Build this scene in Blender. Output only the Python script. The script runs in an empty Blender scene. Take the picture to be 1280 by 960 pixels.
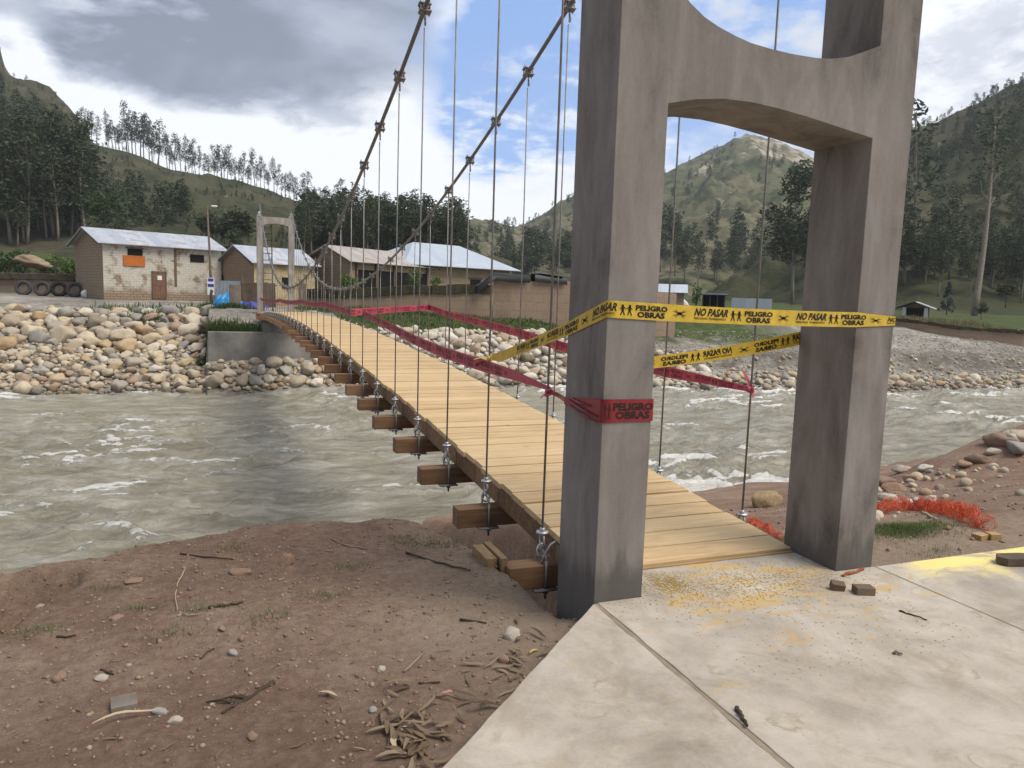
import bpy, bmesh, math, random
import numpy as np
from mathutils import Matrix, Vector
random.seed(7); rng = np.random.default_rng(11)
SC = bpy.context.scene
COL = SC.collection

# ------------------------------------------------------------------ camera
CAM = np.array([-1.81939195, -3.37932009, 1.6]); YAW, PITCH, ROLL = -0.37118141*-1, -0.11731075, 0.03249687
FPX = 937.49                                         # focal length for a 1280 px wide picture
def _axes():
    cy, sy, cp, sp = math.cos(YAW), math.sin(YAW), math.cos(PITCH), math.sin(PITCH)
    f = np.array([sy*cp, cy*cp, sp]); r0 = np.array([cy, -sy, 0.]); u0 = np.cross(r0, f)
    c, s = math.cos(ROLL), math.sin(ROLL)
    return f, c*r0+s*u0, -s*r0+c*u0
CF, CR, CU = _axes()
cam_d = bpy.data.cameras.new('camera'); cam = bpy.data.objects.new('camera', cam_d); COL.objects.link(cam)
cam.matrix_world = Matrix(((CR[0], CU[0], -CF[0], CAM[0]), (CR[1], CU[1], -CF[1], CAM[1]), (CR[2], CU[2], -CF[2], CAM[2]), (0, 0, 0, 1)))
cam_d.sensor_width = 36; cam_d.lens = 36*FPX/1280; cam_d.clip_start = .05; cam_d.clip_end = 6000
SC.camera = cam
def ray(x, y): return CF*FPX+CR*(x-640)-CU*(y-480)
def dep(x, y, D): return CAM+ray(x, y)*(D/FPX)       # a survey point: picture direction and distance measured from the photo
def onZ(x, y, Z):
    d = ray(x, y); return CAM+d*((Z-CAM[2])/d[2])
def proj(P):
    d = np.asarray(P, float)-CAM; z = d@CF
    return 640+FPX*(d@CR)/z, 480-FPX*(d@CU)/z, z

# ------------------------------------------------------------------ nodes helper
def nd(t, typ, ins=None, **props):
    n = t.nodes.new(typ)
    for k, v in props.items(): setattr(n, k, v)
    for k, v in (ins or {}).items():
        s = n.inputs[k]
        if isinstance(v, bpy.types.NodeSocket): t.links.new(v, s)
        else: s.default_value = v
    return n
def mth(t, op, a, b=0., c=None, clamp=False):
    ins = {0: a, 1: b}
    if c is not None: ins[2] = c
    return nd(t, 'ShaderNodeMath', ins, operation=op, use_clamp=clamp).outputs[0]
def mixc(t, f, a, b, mode='MIX'):
    n = nd(t, 'ShaderNodeMix', data_type='RGBA', blend_type=mode)
    for i, v in ((0, f), (6, a), (7, b)):
        if isinstance(v, bpy.types.NodeSocket): t.links.new(v, n.inputs[i])
        else: n.inputs[i].default_value = (tuple(v)+(1,))[:4] if i else v
    return n.outputs[2]
def sstep(t, x, a, b):
    return nd(t, 'ShaderNodeMapRange', {0: x, 1: a, 2: b, 3: 0., 4: 1.}, interpolation_type='SMOOTHSTEP', clamp=True).outputs[0]
def ramp(t, x, cols, a=.3, b=.7):
    n = nd(t, 'ShaderNodeValToRGB', {0: x}); e = n.color_ramp.elements
    k = len(cols)
    while len(e) < k: e.new(.5)
    for i, c in enumerate(cols):
        e[i].position = a+(b-a)*i/max(1, k-1); e[i].color = tuple(c)+(1,)
    return n.outputs[0]
def noise(t, v, scale, detail=6, rough=.6, dist=0.):
    return nd(t, 'ShaderNodeTexNoise', {'Vector': v, 'Scale': scale, 'Detail': detail, 'Roughness': rough, 'Distortion': dist}).outputs[0]

# ------------------------------------------------------------------ sky and sun
SUN_EL, SUN_AZ = math.radians(58), math.radians(142)   # azimuth from +Y towards +X : behind the camera, to the right
w = bpy.data.worlds.new('World'); SC.world = w; w.use_nodes = True
t = w.node_tree; t.nodes.clear()
sky = nd(t, 'ShaderNodeTexSky', sky_type='NISHITA', sun_disc=False, sun_elevation=SUN_EL, sun_rotation=SUN_AZ, altitude=2600)
g = nd(t, 'ShaderNodeTexCoord').outputs['Generated']
sep = nd(t, 'ShaderNodeSeparateXYZ', {0: g})
den = mth(t, 'ADD', mth(t, 'MAXIMUM', sep.outputs[2], 0.), .22)
pl = nd(t, 'ShaderNodeCombineXYZ', {0: mth(t, 'DIVIDE', sep.outputs[0], den), 1: mth(t, 'DIVIDE', sep.outputs[1], den), 2: 3.7})
n1 = noise(t, pl.outputs[0], 1.7, 9, .56, .35)
n2 = noise(t, pl.outputs[0], 5.0, 6, .6, .2)
n3 = noise(t, pl.outputs[0], 3.1, 9, .66, .6)
def lobe(x, y, r0, r1, warp=.10):
    d = ray(x, y); d = d/np.linalg.norm(d)
    dot = nd(t, 'ShaderNodeVectorMath', {0: g, 1: tuple(d)}, operation='DOT_PRODUCT').outputs['Value']
    ang = mth(t, 'ARCCOSINE', mth(t, 'MINIMUM', dot, .99999))
    ang = mth(t, 'ADD', ang, mth(t, 'MULTIPLY', mth(t, 'SUBTRACT', n1, .5), warp*6))
    return mth(t, 'SUBTRACT', 1., sstep(t, ang, math.radians(r0), math.radians(r1)))
def addm(*a):
    o = a[0]
    for b in a[1:]: o = mth(t, 'ADD', o, b)
    return o
hole = addm(lobe(640, 120, 3, 7.5, .03), lobe(690, 40, 2, 7, .03), lobe(940, 20, 6, 12, .04), lobe(800, -90, 8, 18, .05), lobe(600, 175, 1, 4, .02))
hole = mth(t, 'MINIMUM', hole, 1.)
cover = mth(t, 'SUBTRACT', 1., mth(t, 'MULTIPLY', hole, sstep(t, n2, .68, .46)))
cover = mth(t, 'MULTIPLY', cover, sstep(t, n1, .22, .36))
dark = addm(lobe(330, 25, 4, 12, .07), lobe(180, 40, 2, 9, .07), mth(t, 'MULTIPLY', lobe(60, 30, 2, 8, .06), .6), mth(t, 'MULTIPLY', lobe(420, -160, 8, 20, .05), .8), mth(t, 'MULTIPLY', sstep(t, n2, .44, .64), .30), mth(t, 'MULTIPLY', sstep(t, n3, .48, .66), .24))
white = addm(lobe(430, 225, 3, 12, .05), lobe(300, 190, 1, 7, .06), lobe(190, 170, 1, 6, .06), lobe(110, 140, 1, 6, .05), lobe(590, 20, 1, 4, .03), lobe(20, 60, 1, 3, .02), lobe(700, 230, 3, 12, .05))
dark = mth(t, 'MAXIMUM', mth(t, 'SUBTRACT', dark, mth(t, 'MULTIPLY', white, .9)), 0.)
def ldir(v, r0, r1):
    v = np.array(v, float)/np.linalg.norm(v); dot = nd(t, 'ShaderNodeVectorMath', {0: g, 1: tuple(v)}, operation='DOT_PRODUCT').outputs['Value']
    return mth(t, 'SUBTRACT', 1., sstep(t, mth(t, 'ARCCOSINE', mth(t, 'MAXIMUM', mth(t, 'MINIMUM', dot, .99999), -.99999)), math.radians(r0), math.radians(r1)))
dark = addm(dark, mth(t, 'MULTIPLY', ldir((-1, -.75, .30), 45, 82), 1.5), mth(t, 'MULTIPLY', ldir((-.1, .2, 1), 20, 42), .6))  # unseen dark cloud added behind-left and overhead to shade the columns' left faces
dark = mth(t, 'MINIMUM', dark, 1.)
dark = mth(t, 'MULTIPLY', dark, mth(t, 'ADD', .55, mth(t, 'MULTIPLY', sstep(t, n1, .36, .60), .45)))
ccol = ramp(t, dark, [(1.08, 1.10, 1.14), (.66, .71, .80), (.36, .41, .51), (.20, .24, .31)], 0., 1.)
b1 = nd(t, 'ShaderNodeBackground', {0: sky.outputs[0], 1: .15})
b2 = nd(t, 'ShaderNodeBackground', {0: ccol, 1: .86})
b0 = nd(t, 'ShaderNodeBackground', {0: (.25, .48, 1., 1), 1: .88})
mx0 = nd(t, 'ShaderNodeMixShader', {0: .55, 1: b1.outputs[0], 2: b0.outputs[0]})
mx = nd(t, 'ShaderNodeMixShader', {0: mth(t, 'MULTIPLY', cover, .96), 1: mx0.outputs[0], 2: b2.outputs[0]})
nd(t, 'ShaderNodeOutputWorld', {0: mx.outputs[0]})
sd = bpy.data.lights.new('sun', 'SUN'); so = bpy.data.objects.new('sun', sd); COL.objects.link(so)
sd.energy = 2.6; sd.angle = math.radians(32); sd.color = (1, .93, .82)
sdir = Vector((math.sin(SUN_AZ)*math.cos(SUN_EL), math.cos(SUN_AZ)*math.cos(SUN_EL), math.sin(SUN_EL)))
so.rotation_euler = sdir.to_track_quat('Z', 'Y').to_euler()
vs = SC.view_settings; vs.view_transform = 'Standard'; vs.look = 'None'; vs.exposure = 0.42; vs.gamma = 1; vs.use_curve_mapping = False
SC.cycles.max_bounces = 6; SC.cycles.diffuse_bounces = 3; SC.cycles.transparent_max_bounces = 8

# ------------------------------------------------------------------ object helpers
def tag(o, label=None, cat=None, group=None, kind=None):
    if label: o['label'] = label
    if cat: o['category'] = cat
    if group: o['group'] = group
    if kind: o['kind'] = kind
    return o
def empty(name, loc=(0, 0, 0), rz=0, label=None, cat=None, group=None):
    o = bpy.data.objects.new(name, None); COL.objects.link(o); o.location = loc; o.rotation_euler = (0, 0, rz)
    o.empty_display_size = .2
    return tag(o, label, cat, group)
def copy_tree(o, parent=None):
    c = o.copy(); COL.objects.link(c)
    if parent is not None: c.parent = parent
    for ch in list(o.children): copy_tree(ch, c)
    return c
def mesh_obj(name, V, Fc, m, parent=None, smooth=False, attrs=None, bevel=0):
    me = bpy.data.meshes.new(name); V = np.asarray(V, float)
    if isinstance(Fc, np.ndarray) and Fc.ndim == 2:
        k = Fc.shape[1]; nf = len(Fc)
        me.vertices.add(len(V)); me.vertices.foreach_set('co', V.ravel())
        me.loops.add(nf*k); me.loops.foreach_set('vertex_index', Fc.ravel().astype(np.int32))
        me.polygons.add(nf); me.polygons.foreach_set('loop_start', np.arange(0, nf*k, k, dtype=np.int32))
        me.update(calc_edges=True); me.validate()
    else:
        me.from_pydata([tuple(v) for v in V], [], [tuple(int(i) for i in f) for f in Fc]); me.update()
    if smooth: me.polygons.foreach_set('use_smooth', np.ones(len(me.polygons), bool))
    for k, a in (attrs or {}).items():
        a = np.asarray(a, float)
        if a.ndim == 1:
            at = me.attributes.new(k, 'FLOAT', 'POINT'); at.data.foreach_set('value', a)
        else:
            at = me.attributes.new(k, 'FLOAT_COLOR', 'POINT'); at.data.foreach_set('color', np.c_[a, np.ones(len(a))].ravel())
    if m: me.materials.append(m)
    o = bpy.data.objects.new(name, me); COL.objects.link(o)
    if parent is not None: o.parent = parent
    if bevel:
        b = o.modifiers.new('bevel', 'BEVEL'); b.width = bevel; b.segments = 2; b.limit_method = 'ANGLE'
    return o
class MB:
    def __init__(s): s.v = []; s.f = []
    def add(s, V, Fc):
        k = len(s.v); s.v += [tuple(map(float, p)) for p in V]; s.f += [tuple(i+k for i in f) for f in Fc]; return s
    def box(s, x0, x1, y0, y1, z0, z1, rot=None, org=None):
        P = np.array([(x, y, z) for z in (z0, z1) for y in (y0, y1) for x in (x0, x1)], float)
        if rot is not None:
            o = np.array(org if org is not None else P.mean(0)); P = (P-o)@np.array(rot).T+o
        return s.add(P, [(0, 2, 3, 1), (4, 5, 7, 6), (0, 1, 5, 4), (1, 3, 7, 5), (3, 2, 6, 7), (2, 0, 4, 6)])
    def bar(s, a, b, w_, h, up=(0, 0, 1)):
        a, b = np.array(a, float), np.array(b, float); d = b-a; d /= np.linalg.norm(d)
        r = np.cross(d, up); r /= np.linalg.norm(r); u = np.cross(r, d)
        P = [p+r*sx*w_/2+u*sz*h/2 for p in (a, b) for sz in (-1, 1) for sx in (-1, 1)]
        return s.add(P, [(0, 1, 3, 2), (4, 6, 7, 5), (0, 4, 5, 1), (1, 5, 7, 3), (3, 7, 6, 2), (2, 6, 4, 0)])
    def tube(s, pts, r, n=8, cap=True):
        pts = [np.array(p, float) for p in pts]; rs = r if hasattr(r, '__len__') else [r]*len(pts)
        V = []; Fc = []
        for i, p in enumerate(pts):
            d = pts[min(i+1, len(pts)-1)]-pts[max(i-1, 0)]; d /= np.linalg.norm(d)
            if i == 0:
                ref = np.array((0, 0, 1.)) if abs(d[2]) < .9 else np.array((1., 0, 0)); a = np.cross(d, ref)
            else: a = a-d*(a@d)
            a /= np.linalg.norm(a); b = np.cross(d, a)
            V += [p+(a*math.cos(2*math.pi*k/n)+b*math.sin(2*math.pi*k/n))*rs[i] for k in range(n)]
        for i in range(len(pts)-1):
            for k in range(n): Fc.append((i*n+k, i*n+(k+1) % n, (i+1)*n+(k+1) % n, (i+1)*n+k))
        if cap: Fc += [tuple(range(n))[::-1], tuple((len(pts)-1)*n+k for k in range(n))]
        return s.add(V, Fc)
    def torus(s, c, R_, r, ax=(0, 0, 1), n=14, m=6, sx=1., sy=1.):
        ax = np.array(ax, float); ax /= np.linalg.norm(ax); a = np.cross(ax, (0, 0, 1.) if abs(ax[2]) < .9 else (1., 0, 0)); a /= np.linalg.norm(a); b = np.cross(ax, a)
        V = []; Fc = []
        for i in range(n):
            th = 2*math.pi*i/n; q = a*math.cos(th)*sx+b*math.sin(th)*sy; c0 = np.array(c)+q*R_
            q = q/np.linalg.norm(q)
            for k in range(m):
                ph = 2*math.pi*k/m; V.append(c0+q*r*math.cos(ph)+ax*r*math.sin(ph))
        for i in range(n):
            for k in range(m): Fc.append((i*m+k, ((i+1) % n)*m+k, ((i+1) % n)*m+(k+1) % m, i*m+(k+1) % m))
        return s.add(V, Fc)
    def prism(s, poly, z0, z1, f3=None):
        f3 = f3 or (lambda x, y, z: (x, y, z)); n = len(poly)
        V = [f3(x, y, z0) for x, y in poly]+[f3(x, y, z1) for x, y in poly]
        return s.add(V, [tuple(range(n))[::-1], tuple(range(n, 2*n))]+[(i, (i+1) % n, n+(i+1) % n, n+i) for i in range(n)])
    def build(s, name, m, parent=None, smooth=False, bevel=0, attrs=None):
        return mesh_obj(name, np.array(s.v), s.f, m, parent, smooth, attrs, bevel)

# ------------------------------------------------------------------ numpy noise
_perm = rng.permutation(512)
_grad = np.stack([np.cos(np.linspace(0, 2*np.pi, 64, False)), np.sin(np.linspace(0, 2*np.pi, 64, False))], 1)
def pn(x, y, seed=0):
    x = np.asarray(x, float)+seed*17.31; y = np.asarray(y, float)+seed*9.77
    xi = np.floor(x).astype(int); yi = np.floor(y).astype(int); xf = x-xi; yf = y-yi
    def gr(i, j, dx, dy):
        h = _perm[(_perm[i & 511]+j) & 511] & 63; return _grad[h, 0]*dx+_grad[h, 1]*dy
    u = xf*xf*xf*(xf*(xf*6-15)+10); v = yf*yf*yf*(yf*(yf*6-15)+10)
    a = gr(xi, yi, xf, yf); b = gr(xi+1, yi, xf-1, yf); c = gr(xi, yi+1, xf, yf-1); d = gr(xi+1, yi+1, xf-1, yf-1)
    return 1.5*((a*(1-u)+b*u)*(1-v)+(c*(1-u)+d*u)*v)
def fbm(x, y, o=4, seed=0, g_=.5):
    s = 0; a = 1.; f_ = 1.
    for k in range(o): s = s+a*pn(np.asarray(x)*f_, np.asarray(y)*f_, seed+k*3); a *= g_; f_ *= 2.03
    return s
def ss(a, b, x): q = np.clip((x-a)/(b-a), 0, 1); return q*q*(3-2*q)

# ------------------------------------------------------------------ materials
def newmat(name):
    m = bpy.data.materials.new(name); m.use_nodes = True; t = m.node_tree
    return m, t, t.nodes['Principled BSDF']
def coord(t, which='Object'): return nd(t, 'ShaderNodeTexCoord').outputs[which]
def island(t):
    a = nd(t, 'ShaderNodeNewGeometry').outputs['Random Per Island']; b = nd(t, 'ShaderNodeObjectInfo').outputs['Random']
    return mth(t, 'FRACT', mth(t, 'ADD', a, b))
def bump(t, p, h, strength=.4, dist=.02):
    b = nd(t, 'ShaderNodeBump', {'Strength': strength, 'Distance': dist, 'Height': h}); t.links.new(b.outputs[0], p.inputs['Normal'])
def M(name, cols, scale=3., rough=.8, bmp=.3, bdist=.01, bscale=None, isl=0., metal=0., spec=.3, detail=8, stretch=None, a=.3, b=.7):
    m, t, p = newmat(name); v = coord(t)
    if stretch: v = nd(t, 'ShaderNodeMapping', {'Vector': v, 'Scale': stretch}).outputs[0]
    n = noise(t, v, scale, detail, .62)
    if isl:
        n = mth(t, 'ADD', n, mth(t, 'MULTIPLY', mth(t, 'SUBTRACT', island(t), .5), isl))
    c = ramp(t, n, cols, a, b); t.links.new(c, p.inputs['Base Color'])
    p.inputs['Roughness'].default_value = rough; p.inputs['Metallic'].default_value = metal; p.inputs['Specular IOR Level'].default_value = spec
    if bmp: bump(t, p, noise(t, v, bscale or scale*6, 6, .7), bmp, bdist)
    return m
MT = {}
MT['steel'] = M('dark_steel', [(.17, .165, .16), (.30, .29, .28)], 9, .5, .15, metal=.3)
MT['cable'] = M('wire_rope', [(.12, .12, .125), (.26, .26, .265)], 40, .5, .6, .004, metal=.5, stretch=(1, 1, .3))
MT['galv'] = M('galvanised_steel', [(.38, .38, .38), (.62, .62, .62)], 12, .4, .1, metal=.55)
MT['wood_dark'] = M('treated_timber', [(.14, .075, .038), (.21, .12, .062), (.28, .165, .09)], 2.2, .7, .35, .004, isl=.25, stretch=(1, 12, 12))
MT['wood_tan'] = M('raw_timber', [(.30, .19, .085), (.44, .30, .14)], 3, .7, .3, .004, stretch=(2, 14, 14))
MT['wood_mid'] = M('sawn_timber', [(.20, .125, .06), (.34, .23, .115)], 4, .75, .3, .004, stretch=(6, 2, 6))
MT['wood_old'] = M('weathered_timber', [(.09, .065, .045), (.19, .14, .10)], 5, .85, .5, .004, isl=.2)
def plank_mat():
    m, t, p = newmat('deck_planks'); v = coord(t); r = nd(t, 'ShaderNodeNewGeometry').outputs['Random Per Island']
    off = nd(t, 'ShaderNodeCombineXYZ', {0: mth(t, 'MULTIPLY', r, 37.), 1: 0., 2: mth(t, 'MULTIPLY', r, 11.)})
    v2 = nd(t, 'ShaderNodeVectorMath', {0: v, 1: off.outputs[0]}).outputs[0]
    mp = nd(t, 'ShaderNodeMapping', {'Vector': v2, 'Scale': (1.1, 11, 11)}).outputs[0]
    n = noise(t, mp, 2.2, 8, .6, .8)
    c = ramp(t, mth(t, 'ADD', n, mth(t, 'MULTIPLY', mth(t, 'SUBTRACT', r, .5), .24)), [(.42, .275, .125), (.56, .39, .20), (.65, .48, .27)], .25, .75)
    d = sstep(t, noise(t, v2, 1.3, 4), .52, .68)
    c = mixc(t, mth(t, 'MULTIPLY', d, .35), c, (.62, .45, .21))
    kn = nd(t, 'ShaderNodeTexVoronoi', {'Vector': nd(t, 'ShaderNodeMapping', {'Vector': v2, 'Scale': (1, 3.2, 3)}).outputs[0], 'Scale': 1.3}).outputs['Distance']
    c = mixc(t, mth(t, 'MULTIPLY', sstep(t, kn, .07, .03), .7), c, (.20, .10, .04))
    t.links.new(c, p.inputs['Base Color']); p.inputs['Roughness'].default_value = .72
    bump(t, p, n, .25, .004); return m
MT['plank'] = plank_mat()
def column_mat(name='cement_render', k=1.):
    m, t, p = newmat(name); v = coord(t)
    big = noise(t, nd(t, 'ShaderNodeMapping', {'Vector': v, 'Scale': (3., 3., 1.1)}).outputs[0], 1.3, 8, .6, .5)
    st = noise(t, nd(t, 'ShaderNodeMapping', {'Vector': v, 'Scale': (22, 22, 2.2)}).outputs[0], 1., 6, .7)
    fin = noise(t, v, 45, 6, .7)
    h = mth(t, 'ADD', mth(t, 'MULTIPLY', big, .72), mth(t, 'ADD', mth(t, 'MULTIPLY', st, .14), mth(t, 'MULTIPLY', fin, .14)))
    c = ramp(t, h, [(.10*k, .085*k, .073*k), (.175*k, .156*k, .138*k), (.225*k, .204*k, .184*k), (.275*k, .251*k, .229*k)], .34, .66)
    # damp foot of the columns, an irregular tide mark
    z = nd(t, 'ShaderNodeSeparateXYZ', {0: v}).outputs[2]
    wet = sstep(t, mth(t, 'ADD', z, mth(t, 'MULTIPLY', mth(t, 'SUBTRACT', big, .5), .5)), .26, .06)
    c = mixc(t, mth(t, 'MULTIPLY', wet, .75), c, (.075, .068, .062))
    t.links.new(c, p.inputs['Base Color']); p.inputs['Roughness'].default_value = .85
    bump(t, p, mth(t, 'ADD', mth(t, 'MULTIPLY', fin, .5), st), .35, .006); return m
MT['column'] = column_mat(); MT['column_new'] = column_mat('fresh_cement', 1.55)
MT['abut'] = M('abutment_concrete', [(.13, .125, .115), (.22, .21, .19), (.30, .29, .26)], .8, .9, .4, .03, bscale=6)
def slab_mat():
    m, t, p = newmat('concrete_paving'); v = coord(t); s = nd(t, 'ShaderNodeSeparateXYZ', {0: v})
    n = noise(t, v, 1.6, 10, .62, .4); f_ = noise(t, v, 60, 6, .7); m2 = noise(t, v, 6, 8, .65, .6)
    h = mth(t, 'ADD', mth(t, 'MULTIPLY', n, .6), mth(t, 'ADD', mth(t, 'MULTIPLY', m2, .28), mth(t, 'MULTIPLY', f_, .12)))
    c = ramp(t, h, [(.255, .215, .17), (.40, .35, .29), (.52, .47, .40)], .36, .64)
    # brown scuffs and shoe prints
    vo = nd(t, 'ShaderNodeTexVoronoi', {'Vector': nd(t, 'ShaderNodeVectorMath', {0: v, 1: nd(t, 'ShaderNodeCombineXYZ', {0: mth(t, 'MULTIPLY', m2, .35), 1: mth(t, 'MULTIPLY', n, .3)}).outputs[0]}).outputs[0], 'Scale': 3.1}).outputs['Distance']
    ring = mth(t, 'MULTIPLY', sstep(t, mth(t, 'ABSOLUTE', mth(t, 'SUBTRACT', vo, .22)), .05, .0), sstep(t, m2, .46, .62))
    c = mixc(t, mth(t, 'MULTIPLY', ring, .6), c, (.24, .18, .12))
    st2 = sstep(t, noise(t, v, 3.4, 9, .72, .8), .52, .66); c = mixc(t, mth(t, 'MULTIPLY', st2, .42), c, (.30, .225, .145))
    dk = sstep(t, noise(t, v, 1.1, 5, .6, .4), .56, .70); c = mixc(t, mth(t, 'MULTIPLY', dk, .30), c, (.22, .19, .165))
    # sawdust swept about in front of the deck
    dx = mth(t, 'DIVIDE', mth(t, 'SUBTRACT', s.outputs[0], .98), 1.15); dy = mth(t, 'DIVIDE', mth(t, 'SUBTRACT', s.outputs[1], -.05), .75)
    rr = mth(t, 'SQRT', mth(t, 'ADD', mth(t, 'MULTIPLY', dx, dx), mth(t, 'MULTIPLY', dy, dy)))
    zone = sstep(t, rr, 1.25, .2)
    sw = noise(t, nd(t, 'ShaderNodeMapping', {'Vector': v, 'Rotation': (0, 0, .45), 'Scale': (1.3, 3.4, 1)}).outputs[0], 2.2, 10, .68, .9)
    c = mixc(t, mth(t, 'MULTIPLY', sstep(t, mth(t, 'ADD', sw, mth(t, 'MULTIPLY', zone, .14)), .60, .74), .85), c, (.50, .335, .13))
    # yellow powder on the right wing along the back edge
    yz = mth(t, 'MULTIPLY', sstep(t, s.outputs[0], 2.0, 2.35), sstep(t, mth(t, 'ADD', s.outputs[1], mth(t, 'MULTIPLY', mth(t, 'SUBTRACT', n, .5), .9)), -.42, -.06))
    c = mixc(t, mth(t, 'MULTIPLY', yz, sstep(t, sw, .34, .56)), c, (.78, .64, .22))
    sp = sstep(t, noise(t, v, 24, 3, .5), .70, .76)
    c = mixc(t, mth(t, 'MULTIPLY', sp, .5), c, (.17, .12, .08))
    t.links.new(c, p.inputs['Base Color']); p.inputs['Roughness'].default_value = .82
    bump(t, p, h, .5, .015); return m
MT['slab'] = slab_mat()
MT['joint'] = M('mortar_joint', [(.20, .16, .11), (.33, .27, .20)], 8, .9, .5)
def ground_mat():
    m, t, p = newmat('ground_soil'); v = coord(t); z = nd(t, 'ShaderNodeVertexColor', layer_name='zone').outputs[0]
    s = nd(t, 'ShaderNodeSeparateColor', {0: z})
    n = noise(t, v, .9, 10, .65, .3); f_ = noise(t, v, 16, 12, .82)
    vo = nd(t, 'ShaderNodeTexVoronoi', {'Vector': v, 'Scale': 38., 'Randomness': 1.}); vd = vo.outputs['Distance']; vr = nd(t, 'ShaderNodeSeparateColor', {0: vo.outputs['Color']}).outputs[0]
    h = mth(t, 'ADD', mth(t, 'MULTIPLY', n, .42), mth(t, 'MULTIPLY', f_, .58))
    soil = ramp(t, h, [(.150, .092, .066), (.245, .160, .115), (.355, .268, .198)], .38, .62)
    pale = ramp(t, h, [(.25, .185, .13), (.38, .30, .225)], .4, .62)
    c = mixc(t, s.outputs[2], soil, pale)
    peb = mth(t, 'MULTIPLY', sstep(t, vd, .34, .22), sstep(t, vr, .72, .80))
    c = mixc(t, mth(t, 'MULTIPLY', peb, .35), c, mixc(t, vr, (.16, .11, .09), (.44, .36, .29)))
    grav = ramp(t, mth(t, 'ADD', mth(t, 'MULTIPLY', noise(t, v, 2.2, 10, .8), .6), mth(t, 'MULTIPLY', noise(t, v, .25, 4), .4)), [(.13, .115, .095), (.27, .245, .21), (.44, .41, .365)], .38, .62)
    grav = mixc(t, mth(t, 'MULTIPLY', s.outputs[2], sstep(t, noise(t, v, .9, 6, .7), .30, .62)), grav, (.115, .10, .082))
    c = mixc(t, s.outputs[1], c, grav)
    grass = ramp(t, noise(t, v, 1.3, 10, .75), [(.030, .042, .012), (.06, .082, .026), (.13, .125, .05)], .33, .68)
    c = mixc(t, s.outputs[0], c, grass)
    t.links.new(c, p.inputs['Base Color']); p.inputs['Roughness'].default_value = .95; p.inputs['Specular IOR Level'].default_value = .15
    bump(t, p, mth(t, 'ADD', f_, mth(t, 'MULTIPLY', peb, .4)), 1., .03); return m
MT['ground'] = ground_mat()
def water_mat():
    m, t, p = newmat('muddy_water'); v = coord(t); fo = nd(t, 'ShaderNodeAttribute', attribute_name='foam').outputs['Fac']
    mp = nd(t, 'ShaderNodeMapping', {'Vector': v, 'Scale': (.55, 1.3, 1)}).outputs[0]
    n = noise(t, mp, 1.1, 8, .65, .6)
    c = ramp(t, n, [(.24, .215, .155), (.365, .338, .258), (.52, .495, .42)], .33, .67)
    fn = noise(t, nd(t, 'ShaderNodeMapping', {'Vector': v, 'Scale': (.5, 1.5, 1)}).outputs[0], 4.2, 10, .72, 1.6)
    fm = sstep(t, mth(t, 'ADD', fo, mth(t, 'MULTIPLY', mth(t, 'SUBTRACT', fn, .5), 2.3)), .24, 1.05)
    fm = mth(t, 'MAXIMUM', mth(t, 'MULTIPLY', fm, .68), sstep(t, mth(t, 'ADD', fo, mth(t, 'MULTIPLY', mth(t, 'SUBTRACT', fn, .5), 1.7)), .40, .56))
    c = mixc(t, mth(t, 'MULTIPLY', fm, .95), c, (.82, .81, .76)); t.links.new(c, p.inputs['Base Color'])
    t.links.new(mth(t, 'ADD', .16, mth(t, 'MULTIPLY', fm, .5)), p.inputs['Roughness'])
    p.inputs['IOR'].default_value = 1.33
    bump(t, p, mth(t, 'ADD', noise(t, mp, 4.5, 10, .74, .9), mth(t, 'MULTIPLY', fm, .25)), 1., .17); return m
MT['water'] = water_mat()
def rock_mat(name, cols, sc=5.):
    m, t, p = newmat(name); v = coord(t); n = noise(t, v, sc, 8, .68, .3)
    isl = island(t)
    c = ramp(t, isl, cols, 0., 1.)
    c = mixc(t, mth(t, 'MULTIPLY', sstep(t, n, .42, .68), .55), c, mixc(t, .5, c, (.12, .10, .075)))
    c = mixc(t, mth(t, 'MULTIPLY', sstep(t, noise(t, v, sc*.4, 4), .55, .7), .5), c, (.40, .27, .12))
    zz = nd(t, 'ShaderNodeSeparateXYZ', {0: nd(t, 'ShaderNodeNewGeometry').outputs['Position']}).outputs[2]
    wet = sstep(t, mth(t, 'ADD', zz, mth(t, 'MULTIPLY', n, .25)), -3.02, -3.28)
    c = mixc(t, mth(t, 'MULTIPLY', wet, .6), c, (.075, .065, .05))          # stones splashed by the river
    t.links.new(c, p.inputs['Base Color']); p.inputs['Roughness'].default_value = .85
    bump(t, p, n, .5, .05); return m
MT['rock'] = rock_mat('river_rock', [(.20, .165, .12), (.46, .39, .29), (.56, .47, .33), (.34, .24, .17), (.44, .31, .165), (.62, .56, .46), (.24, .225, .21), (.50, .42, .31), (.38, .33, .26), (.55, .44, .27)])
MT['gravelst'] = rock_mat('grey_gravel', [(.20, .185, .16), (.36, .33, .29), (.30, .27, .23), (.56, .53, .48), (.24, .22, .19)])
MT['rockw'] = rock_mat('pale_rock', [(.58, .53, .45), (.48, .42, .33), (.66, .61, .53), (.42, .34, .26), (.60, .55, .46)])
MT['pebble'] = rock_mat('soil_pebble', [(.22, .135, .095), (.30, .20, .15), (.17, .11, .08), (.36, .28, .215), (.25, .165, .12), (.30, .21, .155), (.36, .30, .25)], 20)
def leaf_mat(name, cols, hue=.0):
    m, t, p = newmat(name); c = ramp(t, island(t), cols, 0., 1.)
    t.links.new(c, p.inputs['Base Color']); p.inputs['Roughness'].default_value = .6; p.inputs['Specular IOR Level'].default_value = .25
    tr = nd(t, 'ShaderNodeBsdfTranslucent', {0: c}); mx_ = nd(t, 'ShaderNodeMixShader', {0: .22, 1: p.outputs[0], 2: tr.outputs[0]})
    t.links.new(mx_.outputs[0], t.nodes['Material Output'].inputs[0]); return m
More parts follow.
